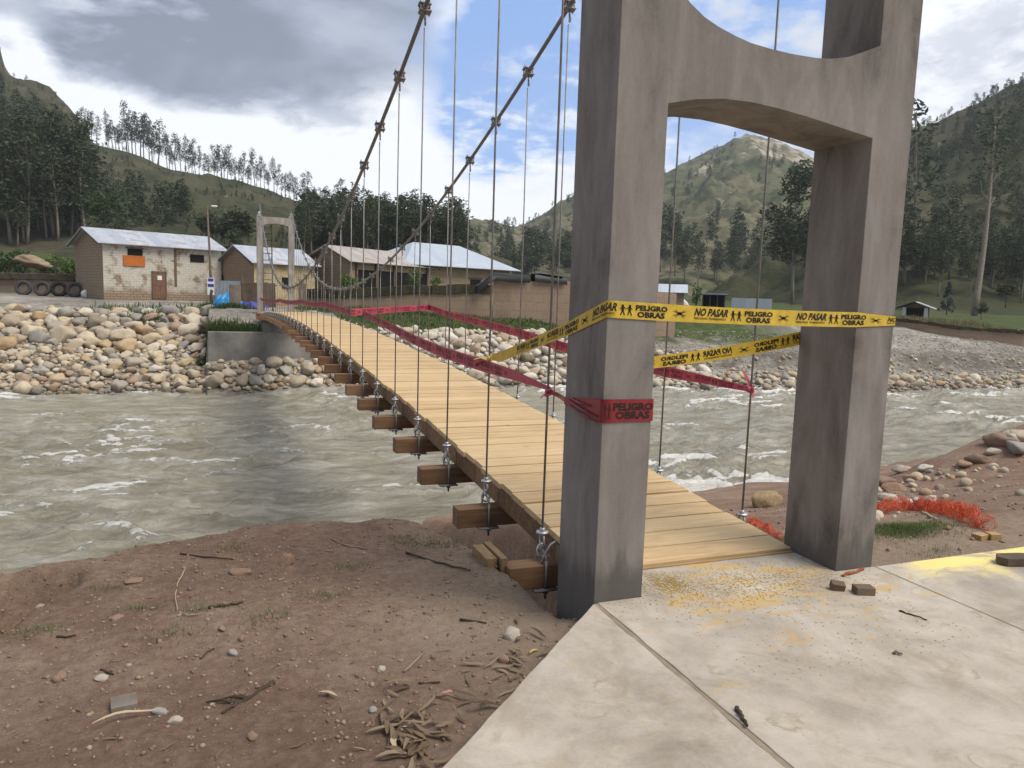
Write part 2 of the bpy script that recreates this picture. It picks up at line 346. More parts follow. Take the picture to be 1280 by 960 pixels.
MT['euc'] = leaf_mat('eucalyptus_leaves', [(.035, .050, .032), (.060, .080, .048), (.090, .110, .066), (.050, .066, .040)])
MT['eucd'] = leaf_mat('wood_leaves', [(.038, .054, .028), (.062, .084, .040), (.095, .118, .058), (.050, .068, .035), (.075, .082, .05)])
MT['leafl'] = leaf_mat('bright_leaves', [(.07, .12, .03), (.12, .19, .05), (.17, .24, .07)])
MT['leafm'] = leaf_mat('shrub_leaves', [(.03, .055, .018), (.055, .09, .03), (.085, .11, .04)])
MT['leafb'] = leaf_mat('blue_green_needles', [(.03, .06, .055), (.05, .085, .08)])
MT['grassb'] = leaf_mat('grass_blades', [(.035, .065, .014), (.06, .10, .025), (.10, .13, .04), (.05, .085, .02)])
MT['grassn'] = leaf_mat('short_grass_blades', [(.06, .10, .025), (.10, .15, .04), (.15, .17, .06)])
MT['strawb'] = leaf_mat('dry_grass_blades', [(.20, .17, .08), (.28, .25, .13), (.12, .13, .05)])
MT['bark'] = M('pale_bark', [(.16, .13, .10), (.30, .26, .21)], 4, .9, .3)
MT['barkd'] = M('dark_bark', [(.06, .05, .04), (.13, .11, .085)], 4, .9, .3)
MT['adobe_lump'] = M('tan_earth', [(.20, .14, .09), (.36, .28, .20)], 2, .95, .8, .05)
def hill_mat(name, grass, dry, scrub, rock):
    m, t, p = newmat(name); v = coord(t); rk = nd(t, 'ShaderNodeAttribute', attribute_name='rock').outputs['Fac']
    n = noise(t, v, .012, 10, .62, .4); n2 = noise(t, v, .06, 8, .7); n3 = noise(t, v, .25, 6, .75)
    c = mixc(t, sstep(t, n, .40, .60), grass, dry)
    c = mixc(t, mth(t, 'MULTIPLY', sstep(t, n2, .48, .60), .85), c, scrub)
    c = mixc(t, mth(t, 'MULTIPLY', sstep(t, n3, .50, .66), .7), c, scrub)
    st = noise(t, nd(t, 'ShaderNodeMapping', {'Vector': v, 'Scale': (.6, .6, 4)}).outputs[0], .03, 8, .7)
    rc = mixc(t, sstep(t, st, .42, .62), rock, tuple(x*.35 for x in rock))
    c = mixc(t, sstep(t, mth(t, 'ADD', rk, mth(t, 'MULTIPLY', mth(t, 'SUBTRACT', n2, .5), 1.6)), .45, .7), c, rc)
    t.links.new(c, p.inputs['Base Color']); p.inputs['Roughness'].default_value = 1.; p.inputs['Specular IOR Level'].default_value = .05
    bump(t, p, n3, .6, 1.5); return m
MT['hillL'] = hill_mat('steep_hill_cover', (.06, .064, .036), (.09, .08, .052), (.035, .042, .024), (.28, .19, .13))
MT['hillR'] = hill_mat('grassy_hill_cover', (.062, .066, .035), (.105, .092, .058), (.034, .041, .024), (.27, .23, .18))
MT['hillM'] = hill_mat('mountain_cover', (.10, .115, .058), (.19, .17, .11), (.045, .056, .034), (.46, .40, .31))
def brick_mat(name, c1, c2, mort, wash=None, sx=.42, sy=.17, amt=.8):
    m, t, p = newmat(name); v = coord(t, 'UV'); wv_ = nd(t, 'ShaderNodeTexNoise', {'Vector': v, 'Scale': 1.6, 'Detail': 3}).outputs[1]
    v = mixc(t, .05, v, wv_, 'ADD')
    b = nd(t, 'ShaderNodeTexBrick', {'Vector': v, 'Color1': tuple(c1)+(1,), 'Color2': tuple(c2)+(1,), 'Mortar': tuple(mort)+(1,), 'Scale': 1., 'Mortar Size': .018, 'Brick Width': sx, 'Row Height': sy, 'Bias': 0.})
    c = b.outputs['Color']; n = noise(t, v, 1.1, 8, .65, .4); f_ = noise(t, v, 9, 6, .7)
    c = mixc(t, mth(t, 'MULTIPLY', sstep(t, f_, .4, .7), .5), c, tuple(x*.6 for x in c1))
    if wash:
        y = nd(t, 'ShaderNodeSeparateXYZ', {0: v}).outputs[1]
        k = mth(t, 'MULTIPLY', sstep(t, n, .36, .50), sstep(t, mth(t, 'ADD', y, mth(t, 'MULTIPLY', mth(t, 'SUBTRACT', n, .5), 1.6)), .3, 1.1))
        wc = mixc(t, sstep(t, f_, .35, .7), wash, tuple(x*.78 for x in wash))
        wc = mixc(t, mth(t, 'MULTIPLY', b.outputs['Fac'], .26), wc, tuple(x*.5 for x in wash))
        c = mixc(t, mth(t, 'MULTIPLY', k, amt), c, wc)
    t.links.new(c, p.inputs['Base Color']); p.inputs['Roughness'].default_value = .95
    bump(t, p, mth(t, 'SUBTRACT', f_, b.outputs['Fac']), .6, .03); return m
MT['adobe_white'] = brick_mat('whitewashed_adobe', (.30, .22, .15), (.36, .27, .19), (.16, .12, .08), (.62, .58, .50), amt=.93)
MT['adobe_pale'] = brick_mat('pale_bare_adobe', (.34, .25, .165), (.38, .29, .20), (.24, .17, .11), sx=.5, sy=.2)
MT['adobe'] = brick_mat('bare_adobe', (.35, .25, .165), (.40, .29, .20), (.27, .19, .125), sx=.5, sy=.2)
MT['adobe_y'] = brick_mat('ochre_adobe', (.36, .25, .13), (.40, .29, .16), (.3, .2, .1), (.58, .47, .26), amt=.9)
MT['adobe_w'] = brick_mat('yard_wall_adobe', (.33, .235, .16), (.37, .27, .19), (.28, .20, .135), None, .8, .6)
def tin_mat(name, a_, b_, rust=.25):
    m, t, p = newmat(name); v = coord(t, 'UV'); u = nd(t, 'ShaderNodeSeparateXYZ', {0: v}).outputs[0]
    wv = mth(t, 'SINE', mth(t, 'MULTIPLY', u, 42.)); pan = nd(t, 'ShaderNodeTexWhiteNoise', {'W': mth(t, 'FLOOR', mth(t, 'MULTIPLY', u, 1.2))}, noise_dimensions='1D').outputs[0]
    c = mixc(t, pan, a_, b_); n = noise(t, v, 1.3, 8, .7, .6)
    c = mixc(t, mth(t, 'MULTIPLY', sstep(t, mth(t, 'ADD', n, mth(t, 'MULTIPLY', pan, .12)), .56, .70), rust*2), c, (.30, .15, .08))
    t.links.new(c, p.inputs['Base Color']); p.inputs['Roughness'].default_value = .45; p.inputs['Metallic'].default_value = .35
    bump(t, p, wv, .5, .02); return m
MT['tin'] = tin_mat('corrugated_iron', (.44, .47, .52), (.58, .61, .66), .22)
MT['tinb'] = tin_mat('pale_roof_sheet', (.42, .37, .31), (.52, .47, .41), .3)
MT['tinblue'] = tin_mat('bluish_roof_sheet', (.47, .52, .58), (.55, .60, .66), .06)
def flat(name, c, rough=.6, k=.7, sc=8, metal=0., bm=.2): return M(name, [tuple(x*k for x in c), c], sc, rough, bm, .005, metal=metal)
MT['post'] = M('weathered_block', [(.15, .12, .095), (.28, .23, .185)], 2, .9, .5)
MT['black'] = flat('black_rubber', (.022, .022, .024), .75); MT['tyre_wall'] = flat('dusty_rubber', (.075, .075, .078), .85)
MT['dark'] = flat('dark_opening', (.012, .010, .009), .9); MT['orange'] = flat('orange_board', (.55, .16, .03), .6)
MT['door'] = flat('worn_brown_door', (.24, .13, .08), .7, .5); MT['white'] = flat('white_paint', (.78, .78, .76), .6, .85)
MT['bluepl'] = flat('blue_plastic', (.03, .27, .60), .35, .6); MT['navy'] = flat('blue_print', (.05, .06, .32), .5)
MT['plastic'] = flat('black_plastic_sheet', (.015, .015, .017), .4); MT['moss'] = M('mossy_coping', [(.022, .024, .012), (.055, .052, .028), (.085, .07, .045)], 2, 1., .8, .05)
MT['tin_grey'] = flat('grey_sheet', (.34, .38, .42), .5, .7, 3); MT['thatch'] = M('dry_thatch', [(.06, .05, .035), (.13, .105, .07)], 3, 1., .8, .05)
MT['yellow_t'] = flat('yellow_tape_film', (.80, .58, .07), .38, .88, 20); MT['ink'] = flat('tape_ink', (.022, .018, .012), .5)
def film(name, col, k):
    m, t, p = newmat(name); v = coord(t); n = noise(t, v, 16, 5, .6)
    c = ramp(t, n, [tuple(x*.75 for x in col), col], .35, .65); t.links.new(c, p.inputs['Base Color']); p.inputs['Roughness'].default_value = .35
    tr = nd(t, 'ShaderNodeBsdfTranslucent', {0: c}); mx_ = nd(t, 'ShaderNodeMixShader', {0: k, 1: p.outputs[0], 2: tr.outputs[0]})
    t.links.new(mx_.outputs[0], t.nodes['Material Output'].inputs[0]); return m
MT['red_t'] = film('red_tape_film', (.66, .13, .19), .35); MT['red_d'] = film('dark_red_tape_film', (.27, .016, .025), .05)
MT['yellow_t'] = film('yellow_tape_film', (.80, .56, .06), .2)
MT['net'] = film('orange_net_plastic', (.90, .20, .08), .3); MT['redclay'] = flat('fired_clay', (.30, .09, .045), .9)
MT['leafdry'] = leaf_mat('dry_leaf', [(.22, .155, .095), (.15, .10, .06), (.31, .235, .15), (.09, .06, .04), (.26, .19, .115)])
MT['pink'] = flat('pink_leaf', (.52, .22, .20), .6)
MT['chip'] = flat('wood_chip', (.55, .38, .12), .8)

# ================================================================== THE SETTING
# ---- ground : near bank, river bed, far bank and valley floor in one sheet
_cx = np.array([-400, -30, -12, -6, -3.1, -2.6, -2.3, -1.77, -1.1, -.5, -.28, -.17, -.12, -.09, .5, 1.7, 2., 2.6, 4, 10, 400])
_cy = np.array([1., 1.8, 2.0, 2.1, 2.0, 2.1, 2.25, 2.5, 2.55, 2.4, 2.05, 1.55, 1.0, .22, .12, .12, .35, 1.0, 1.6, 2.6, 20])
_ex = np.array([-400, -40, -11, -4, -1, 4, 10, 16, 23, 30, 47, 80, 400]); _ey = np.array([42, 37, 36, 35.2, 34.6, 35.2, 35.6, 36.2, 33.8, 31.8, 30, 28, 20])
WZ = -3.5
def edge_far(x): return np.interp(x, _ex, _ey)
def ground_z(x, y, detail=True):
    x = np.asarray(x, float); y = np.asarray(y, float)
    cr = np.interp(x, _cx, _cy)
    if detail: cr = cr+.10*fbm(x*1.3, y*0+3, 3, 5)*ss(.6, -.2, x)
    s = cr-y
    land = -.15+.05*np.clip(y, -3, 3)*-1*.6
    if detail: land = land+.035*fbm(x*1.1, y*1.1, 4, 1)+.012*fbm(x*6, y*6, 3, 2)
    drop = ss(0., 2.6, -s)*3.6+.25*ss(-.05, .5, -s)
    zl = land-drop
    yr = y-.16*np.maximum(x-6, 0)-1.0
    zr = -.16-.285*np.maximum(yr, 0)
    if detail: zr = zr+.10*fbm(x*.55, y*.55, 4, 8)*ss(.5, 4, yr)+.02*fbm(x*3, y*3, 3, 4)+.85*np.exp(-((x-12.6)/1.9)**2-((y-6.4)/1.0)**2)
    dl = x-np.interp(y, [.2, .76, 1.2, 1.55, 1.8], [-3.02, -2.90, -2.80, -2.70, -2.62])+(.05*fbm(x*4, y*4, 3, 91) if detail else 0)
    zl = zl-ss(.01, -.16, dl)*ss(-.62, -.30, dl)*(.46+(.20*fbm(x*5, y*5, 3, 92) if detail else 0))*ss(2.0, 1.75, y)*ss(-.2, .3, y)
    kr = ss(1.6, 2.6, x)
    zn = zl*(1-kr)+np.where(x > 1.6, zr, 0)*kr
    zn = np.maximum(zn, -4.6)
    # far side
    tt = y-edge_far(x)
    zL = np.interp(tt, [-8, 0, 1.5, 3, 6, 9, 11, 16, 24, 60, 110, 200, 3000], [-4.6, -3.65, -3.15, -2.6, -1.55, -.30, .12, .40, .55, 2.5, 6.5, 9, 12])
    zMd = np.interp(tt, [-8, 0, 2, 4, 6.5, 9.5, 12, 40, 110, 3000], [-4.6, -3.65, -2.6, -1.5, -.65, .05, .4, .9, 2.5, 9])
    zR = np.interp(tt, [-8, 0, 3, 5, 6.2, 10, 13, 15, 16.5, 24, 60, 110, 3000], [-4.6, -3.65, -3.2, -2.6, -1.75, -1.35, -.75, -.45, .0, .55, 1.3, 2.2, 9])
    k1 = ss(2.5, 7, x); k2 = ss(17, 25, x)
    zf = zL*(1-k1)+zMd*k1; zf = zf*(1-k2)+zR*k2
    # notch for the abutment wall
    ab = ss(-2.62, -2.46, x)*ss(4.8, 4.2, x)
    zab = np.where(y < 37.75, np.interp(y, [34, 35, 37.1], [-3.7, -3.2, -2.15]), np.interp(y, [37.95, 38.3, 39.2, 39.8, 42], [-.78, -.60, -.10, .14, .3]))
    zf = np.where(y > 33, zf*(1-ab)+zab*ab, zf)
    if detail: zf = zf+(.10*fbm(x*.5, y*.5, 4, 13)+.05*fbm(x*2, y*2, 3, 14))*ss(0, 3, tt)*(1-.6*ss(12, 14, tt))
    kf = ss(0, 1, (y-24)/2)
    return zn*(1-kf)+zf*kf
def _axis(parts):
    o = []
    for a, b, h in parts: o.append(np.arange(a, b, h))
    return np.unique(np.round(np.concatenate(o), 4))
def _geo(a, b, h, q):
    o = []; x = a; s = 1 if b > a else -1
    while (b-x)*s > 0: x += s*h; h *= q; o.append(x)
    return np.array(o)
gx = np.unique(np.concatenate([_axis([(-16, -5, .4), (-5, 5, .04), (5, 14, .12), (14, 66, .4)]), _geo(-16, -2500, .6, 1.2), _geo(66, 2500, .6, 1.2)]))
gy = np.unique(np.concatenate([_axis([(-5, 3, .04), (3, 9, .12), (9, 33, .5), (33, 50, .22), (50, 66, .5)]), _geo(-5, -2500, .3, 1.25), _geo(66, 2500, .7, 1.2)]))
GX, GY = np.meshgrid(gx, gy); GZ = ground_z(GX, GY)
far_t = GY-edge_far(GX)
def grid_faces(nx, ny):
    i = (np.arange(ny-1)[:, None]*nx+np.arange(nx-1)[None]).ravel(); return np.stack([i, i+1, i+nx+1, i+nx], 1)
gn = fbm(GX*.35, GY*.35, 4, 21); gn2 = fbm(GX*1.2, GY*1.2, 3, 22)
grassm = np.where(GY > 24, np.where(GX < 3.4, np.maximum(ss(22, 28, far_t), .85*ss(.1, .5, gn+.2*gn2)*ss(9, 11, far_t)*ss(13.5, 11.5, far_t)),
         np.where(GX < 21, ss(5.5, 6.6, far_t+.8*gn), np.maximum(ss(15.8, 16.8, far_t), 1.*ss(9.5, 11.5, far_t+1.5*gn)*ss(44, 36, GX)))), 0)
GPC = onZ(1128, 662, -.17)
gr2 = .85*np.exp(-((GX-GPC[0])/.40)**2-((GY-GPC[1])/.18)**2)                                         # grass patch by the net
grassm = np.maximum(grassm, .55*ss(.3, .7, gr2+.25*gn2))
gravm = np.where((GY > 24), 1., 0.)
palem = np.where(GY < 20, np.maximum(.9*ss(-1.6, -.1, GX+.5*gn)*ss(2.3, 1.2, GY)*ss(1.8, .5, GX), .95*ss(1.9, 2.1, GX)*ss(1.3, .5, GY+.35*gn)), 0)
palem = np.clip(palem+.25*ss(.1, .6, gn), 0, 1)
palem = np.where(GY > 24, np.clip(.95*ss(4.3, 5.2, far_t)*ss(9.0, 6.5, far_t)*ss(19, 24, GX)+.25*ss(.0, .5, gn2)+.7*ss(.0, .5, gn)*ss(7.5, 5, far_t)*ss(-2, -5, GX), 0, 1), palem)
ground = mesh_obj('ground', np.stack([GX.ravel(), GY.ravel(), GZ.ravel()], 1), grid_faces(len(gx), len(gy)), MT['ground'], None, True,
                  {'zone': np.stack([grassm.ravel(), gravm.ravel(), palem.ravel()], 1)})
tag(ground, kind='structure')

# ---- river
wx = np.unique(np.concatenate([_axis([(-26, -8, .3), (-8, 20, .12), (20, 62, .2)]), _geo(-26, -300, .6, 1.3), _geo(62, 300, .6, 1.3)])); wy = _axis([(2.5, 38.6, .12)])
WX, WY = np.meshgrid(wx, wy)
def waves(x, y):
    x2 = x+1.1*fbm(x*.25, y*.25, 2, 31); y2 = y+.7*fbm(x*.3, y*.3, 2, 32)
    a = 1-np.abs(fbm(x2*.30, y2*.62, 3, 33)); b = 1-np.abs(fbm(x2*.75, y2*1.4, 3, 34)); c = fbm(x2*1.9, y2*3.2, 3, 35)
    calm = ss(-.5, .35, fbm(x*.10, y*.16, 3, 36)+.12)
    rough = np.clip(calm+.9*np.exp(-((x-11)/4.5)**2-((y-13.5)/3.2)**2)+.35*ss(16, 30, x), .22, 1.5)
    h = (.24*a**2+.11*b**2+.035*c)*rough
    patch = ss(-.15, .55, fbm(x2*.22, y2*.40, 4, 37))
    foam = (.50*ss(.70, 1.0, a)*(.35+patch)+.34*ss(.80, 1., b)*(.3+.9*patch)+.16*c)*rough
    foam = foam+.6*np.exp(-((x-10.5)/2.6)**2-((y-12.6)/1.5)**2)+.25*ss(28, 34, y)*ss(2, 9, x)*rough
    return h, foam*ss(.25, .6, rough)
WH, WF = waves(WX, WY)
river = mesh_obj('river_water', np.stack([WX.ravel(), WY.ravel(), (WZ-.16+WH).ravel()], 1), grid_faces(len(wx), len(wy)), MT['water'], None, True, {'foam': WF.ravel()})
tag(river, kind='structure')

# ---- hills, each a ridge with its own distance, a front slope and a back
def hill(name, m, ridge, foot, nu=160, nv=60, amp=3., prof=1.0, back=90, rock=None, seed=0):
    ridge = np.array(ridge, float); foot = np.array(foot, float)
    R3 = np.array([dep(*p) for p in ridge]); u = ridge[:, 0]
    U = np.linspace(u[0], u[-1], nu)
    Rg = np.stack([np.interp(U, u, R3[:, k]) for k in range(3)], 1)
    F3 = np.array([dep(*p) for p in foot]); uf = foot[:, 0]
    Ft = np.stack([np.interp(U, uf, F3[:, k]) for k in range(3)], 1)
    v = np.concatenate([[-.25, -.1], np.linspace(0, 1, nv), [1.1, 1.35, 1.8]])
    P = np.zeros((len(v), nu, 3))
    for i, q in enumerate(v):
        if q < 0: P[i] = Ft+(Rg-Ft)*q; P[i, :, 2] = Ft[:, 2]*(1+q*1.5)+q*12
        elif q <= 1:
            P[i] = Ft+(Rg-Ft)*q; P[i, :, 2] = Ft[:, 2]+(Rg[:, 2]-Ft[:, 2])*(prof*q+(1-prof)*q*q)
        else:
            d = Rg-Ft; d[:, 2] = 0; d /= np.linalg.norm(d, axis=1)[:, None]
            P[i] = Rg+d*(q-1)*back; P[i, :, 2] = Rg[:, 2]-(q-1)*back*.8
    e = np.interp(v, [-.25, 0, .25, .8, 1, 1.8], [.2, .3, 1, 1, .30, 1.])[:, None]
    P[:, :, 2] += amp*e*fbm(P[:, :, 0]*.03, P[:, :, 1]*.03, 5, 40+seed, .55)*1.2
    vv, uu = np.meshgrid(v, U, indexing='ij')
    rk = np.zeros(vv.shape) if rock is None else rock(uu, vv)
    o = mesh_obj(name, P.reshape(-1, 3), grid_faces(nu, len(v)), m, None, True, {'rock': rk.ravel()})
    tag(o, kind='structure')
    def at(px_, q):
        i = np.clip(np.searchsorted(U, px_), 1, nu-1); f_ = (px_-U[i-1])/(U[i]-U[i-1]); j = np.clip(np.searchsorted(v, q), 1, len(v)-1); g_ = (q-v[j-1])/(v[j]-v[j-1])
        A = P[j-1, i-1]*(1-f_)+P[j-1, i]*f_; B = P[j, i-1]*(1-f_)+P[j, i]*f_
        return A*(1-g_)+B*g_
    return at
at_left = hill('hill', MT['hillL'], [(-260, -60, 470), (-80, 15, 440), (-30, 35, 430), (0, 60, 420), (5, 84, 415), (14, 94, 410), (40, 102, 400), (62, 113, 390), (78, 126, 380), (97, 150, 370), (112, 172, 360), (140, 205, 340), (180, 245, 310), (230, 285, 270)],
               [(-260, 306, 135), (0, 303, 140), (230, 300, 150)], 150, 60, 5, 1.0, 60,
               lambda u, v: .75*np.exp(-((u-12)/30)**2-((v-.82)/.05)**2)+.7*np.exp(-((u-80)/12)**2-((v-.86)/.07)**2)+.55*ss(.93, .98, v)*ss(110, 20, u), 1)
at_ridge = hill('hill', MT['hillR'], [(20, 311, 150), (60, 296, 200), (88, 235, 320), (100, 174, 400), (133, 184, 380), (165, 193, 370), (200, 209, 360), (235, 216, 350), (270, 224, 340), (310, 232, 325), (350, 244, 310), (400, 263, 290), (440, 275, 270), (500, 291, 250), (560, 308, 230), (640, 332, 200)],
                [(20, 314, 140), (300, 330, 125), (640, 352, 130)], 200, 60, 3, 1.05, 60, lambda u, v: .9*np.exp(-((u-284)/7)**2-((v-.62)/.035)**2)+.7*np.exp(-((u-204)/9)**2-((v-.50)/.025)**2), 2)
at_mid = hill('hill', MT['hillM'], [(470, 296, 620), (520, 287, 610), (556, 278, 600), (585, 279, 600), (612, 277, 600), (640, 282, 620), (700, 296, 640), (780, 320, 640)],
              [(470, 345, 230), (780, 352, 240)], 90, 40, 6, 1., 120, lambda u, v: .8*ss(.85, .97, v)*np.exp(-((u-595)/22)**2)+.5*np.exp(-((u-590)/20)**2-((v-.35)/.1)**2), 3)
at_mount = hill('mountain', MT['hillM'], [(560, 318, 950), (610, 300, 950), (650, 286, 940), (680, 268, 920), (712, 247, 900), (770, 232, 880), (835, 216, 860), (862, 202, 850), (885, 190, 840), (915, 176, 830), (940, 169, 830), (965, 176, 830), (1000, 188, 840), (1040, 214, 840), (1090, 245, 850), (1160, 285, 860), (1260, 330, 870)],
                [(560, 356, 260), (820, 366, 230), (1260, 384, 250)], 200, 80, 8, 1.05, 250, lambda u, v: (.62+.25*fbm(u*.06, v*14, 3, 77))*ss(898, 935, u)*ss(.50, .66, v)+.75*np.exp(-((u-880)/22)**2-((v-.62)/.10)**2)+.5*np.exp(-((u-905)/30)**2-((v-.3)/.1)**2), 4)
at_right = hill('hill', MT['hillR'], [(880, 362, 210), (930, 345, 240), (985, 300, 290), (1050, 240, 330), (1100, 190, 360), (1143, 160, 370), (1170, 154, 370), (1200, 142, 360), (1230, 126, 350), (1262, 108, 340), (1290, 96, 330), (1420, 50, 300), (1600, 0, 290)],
                [(880, 384, 150), (1143, 388, 125), (1600, 400, 125)], 170, 60, 6, .95, 80, lambda u, v: .35*np.exp(-((u-1175)/25)**2-((v-.3)/.12)**2), 5)

# ================================================================== THE BRIDGE
def adopt(o, root):
    o.parent = root; o.matrix_parent_inverse = Matrix.Translation(-Vector(root.location)); return o
def zd(Y): return .234*Y/39.75+.00145*Y*(39.75-Y)-.006
XL, XR = .16, 1.78; XD0, XD1 = .235, 1.662; SPAN = 39.75
def zc(Y, side):
    y0 = 21.2 if side == 0 else 22.0
    return 1.62+np.where(Y < y0, .0103, .0126 if side == 0 else .0130)*(Y-y0)**2
# portals
def portal(y0, yd, top, bot, beam_poly, name, label, cm='column'):
    r = empty(name, (.97, y0+yd/2, bot), 0, label, 'bridge portal')
    for a in (0, 1.645):
        adopt(MB().box(a, a+.291, y0, y0+yd, bot, top).build('column', MT[cm], None, bevel=.004), r)
    for poly in beam_poly:
        adopt(MB().prism(poly, y0+.0004, y0+yd-.0004, lambda x, y, z: (x, z, y)).build('tie_beam', MT[cm], None), r)
    return r
arch = [(.285, 2.585), (.45, 2.625), (.62, 2.648), (.80, 2.652), (.98, 2.64), (1.15, 2.622), (1.32, 2.60), (1.5, 2.575), (1.65, 2.555)]
sadd = [(1.65, 3.06), (1.55, 3.015), (1.42, 2.965), (1.3, 2.94), (1.2, 2.93), (1.04, 2.928), (.88, 2.935), (.77, 2.945), (.67, 2.965), (.56, 2.995), (.47, 3.03), (.38, 3.085), (.32, 3.15), (.285, 3.22)]
p_near = portal(0., .454, 6.25, -2.9, [arch+sadd, [(.285, 5.6), (1.65, 5.6), (1.65, 6.0), (.285, 6.0)]], 'concrete_portal', 'tall grey concrete portal close to the camera, wrapped with yellow tape')
p_far = portal(39.75, .454, 5.42, -1.0, [[(.285, 4.93), (.62, 5.02), (.97, 5.05), (1.32, 5.02), (1.65, 4.93), (1.65, 5.38), (.285, 5.38)]], 'concrete_portal', 'pale concrete portal at the far end of the footbridge', 'column_new')
for a in (.145, 1.79):
    adopt(MB().box(a-.10, a+.10, 39.8, 40.15, 5.42, 5.50).tube([(a-.06, 39.9, 5.56), (a+.06, 39.9, 5.56)], .09, 12).build('cable_saddle', MT['galv'], None), p_far)
bridge = empty('suspension_bridge', (.97, .35, 0), 0, 'wooden plank footbridge hung from two steel cables across the river', 'footbridge')
# deck boards
mb = MB(); y = .375; k = 0
while y < SPAN-.02:
    a, b = y+.009, min(y+.231, SPAN); j0, j1 = random.uniform(-.016, .016), random.uniform(-.016, .016); dz = random.uniform(-.005, .005)
    z0, z1 = zd(a)+dz, zd(b)+dz; x0, x1 = XD0+j0, XD1+j1
    V = [(x0, a, z0-.045), (x1, a, z0-.045), (x0, b, z1-.045), (x1, b, z1-.045), (x0, a, z0), (x1, a, z0), (x0, b, z1), (x1, b, z1)]
    mb.add(V, [(0, 2, 3, 1), (4, 5, 7, 6), (0, 1, 5, 4), (1, 3, 7, 5), (3, 2, 6, 7), (2, 0, 4, 6)]); y += .24; k += 1
deck = adopt(mb.build('deck', MT['plank'], None, bevel=.002), bridge)
mb = MB().box(.30, 1.636, .352, .374, -.05, .006); adopt(mb.build('edge_board', MT['wood_tan'], None), bridge)
ys = [.46]+[1.06+.575*i for i in range(67)]
for x in (.285, .62, .97, 1.31, 1.615):
    mb = MB()
    for a, b in zip(ys[:-1], ys[1:]):
        o = random.uniform(-.004, .004)
        mb.bar((x+o, a+.001, zd(a)-.050-.085), (x+o, b-.001, zd(b)-.050-.085), .055, .168)
    adopt(mb.build('stringer', MT['wood_dark'], None, bevel=.003), bridge)
for side, X in ((0, XL), (1, XR)):
    yy = np.concatenate([[-1.2], np.linspace(.1, 39.9, 90), [41.5]]); zz = [zc(.1, side)+.1]+[float(zc(q, side)) for q in yy[1:-1]]+[float(zc(39.9, side))-1.2]
    xs = [X-.01]*len(yy); zz[0] = zc(.1, side)-.9
    adopt(MB().tube([(X, a, b) for a, b in zip(yy, zz)], .0235, 10).build('main_cable', MT['cable'], None, True), bridge)
# suspenders : one clamp, hanger eye and plate made once and copied
def clamp_mb():
    m = MB(); m.box(-.075, .075, -.05, .05, -.052, -.036); m.box(-.075, .075, -.05, .05, .036, .052)
    m.tube([(0, -.055, 0), (0, .055, 0)], .037, 12)
    for sx in (-1, 1):
        for sy in (-.03, .03): m.tube([(sx*.058, sy, -.075), (sx*.058, sy, .085)], .008, 6)
    m.tube([(0, 0, -.05), (0, 0, -.16)], .014, 8); m.torus((0, 0, -.185), .026, .008, (1, 0, 0)); return m
def hook_mb():          # washer, two linked eyes ; origin at the deck level of the rod
    m = MB(); m.tube([(0, 0, -.006), (0, 0, .006)], .042, 12); m.tube([(0, 0, .006), (0, 0, .03)], .018, 6)
    m.torus((0, 0, -.055), .034, .008, (1, 0, 0), sy=1.35); m.torus((0, .0, -.125), .034, .008, (0, 1, 0), sy=1.35); return m
def plate_mb():         # rods through the beam, bearing plate, nuts ; origin at the top of the beam
    m = MB()
    m.tube([(0, -.086, .03), (0, -.05, .075), (0, 0, .085), (0, .05, .075), (0, .086, .03)], .009, 8)
    for s in (-.086, .086): m.tube([(0, s, .035), (0, s, -.225)], .009, 8); m.tube([(0, s, -.170), (0, s, -.190)], .018, 6)
    m.box(-.085, .085, -.112, .112, -.170, -.159); return m
protos = {}
for k in range(34):
    Y = 1.06+1.15*k
    if Y > 39.2: break
    zb = zd(Y)-.222
    bm_ = MB().box(-.10+random.uniform(-.012, .012), 2.04, Y-.075, Y+.075, zb-.155, zb)
    adopt(bm_.build('crossbeam', MT['wood_dark'], None, bevel=.006), bridge)
    for side, X in ((0, XL), (1, XR)):
        zt = float(zc(Y, side)); z0 = zd(Y)-.02; q = random.uniform(-.008, .008)
        s = adopt(MB().tube([(X, Y, zt-.19), (X+q, Y, (zt+z0)/2), (X, Y, z0)], .0078, 7).build('suspender', MT['steel'], None, True), bridge)
        sl = math.atan((zc(Y+.1, side)-zc(Y-.1, side))/.2)
        for nm, mk, mt_, z, rx in (('cable_clamp', clamp_mb, 'steel', zt, sl), ('hanger_eye', hook_mb, 'galv', z0, 0), ('bearing_plate', plate_mb, 'steel', zb, 0)):
            if nm not in protos: c = protos[nm] = mk().build(nm, MT[mt_], s, True)
            else: c = protos[nm].copy(); COL.objects.link(c); c.parent = s
            c.location = (X, Y, z); c.scale = (.85, .85, .85) if nm == 'cable_clamp' else (1, 1, 1); c.rotation_euler = (rx*.0, 0, 0) if nm != 'cable_clamp' else (rx*.6, 0, 0)
# bent galvanised hook on the first hanger
adopt(MB().tube([(XL-.02, 1.02, -.16), (XL+.03, .98, -.02), (XL+.06, .97, .0), (XL+.085, .97, -.04), (XL+.09, .975, -.29)], .009, 8).build('bent_hook', MT['galv'], None, True), bridge)
for i, (x0, x1, ya, yb, lab) in enumerate(((-.215, -.140, 1.10, 1.40, 'left one of two short timber offcuts wedged in the soil beside the nearest crossbeam'), (-.125, -.080, 1.06, 1.42, 'right one of two short timber offcuts wedged in the soil, touching the nearest crossbeam'))):
    tag(MB().box(x0, x1, ya, yb, -.34, -.125+.008*i).build('timber_offcut', MT['wood_mid'], None, bevel=.004), lab, 'wood offcut')
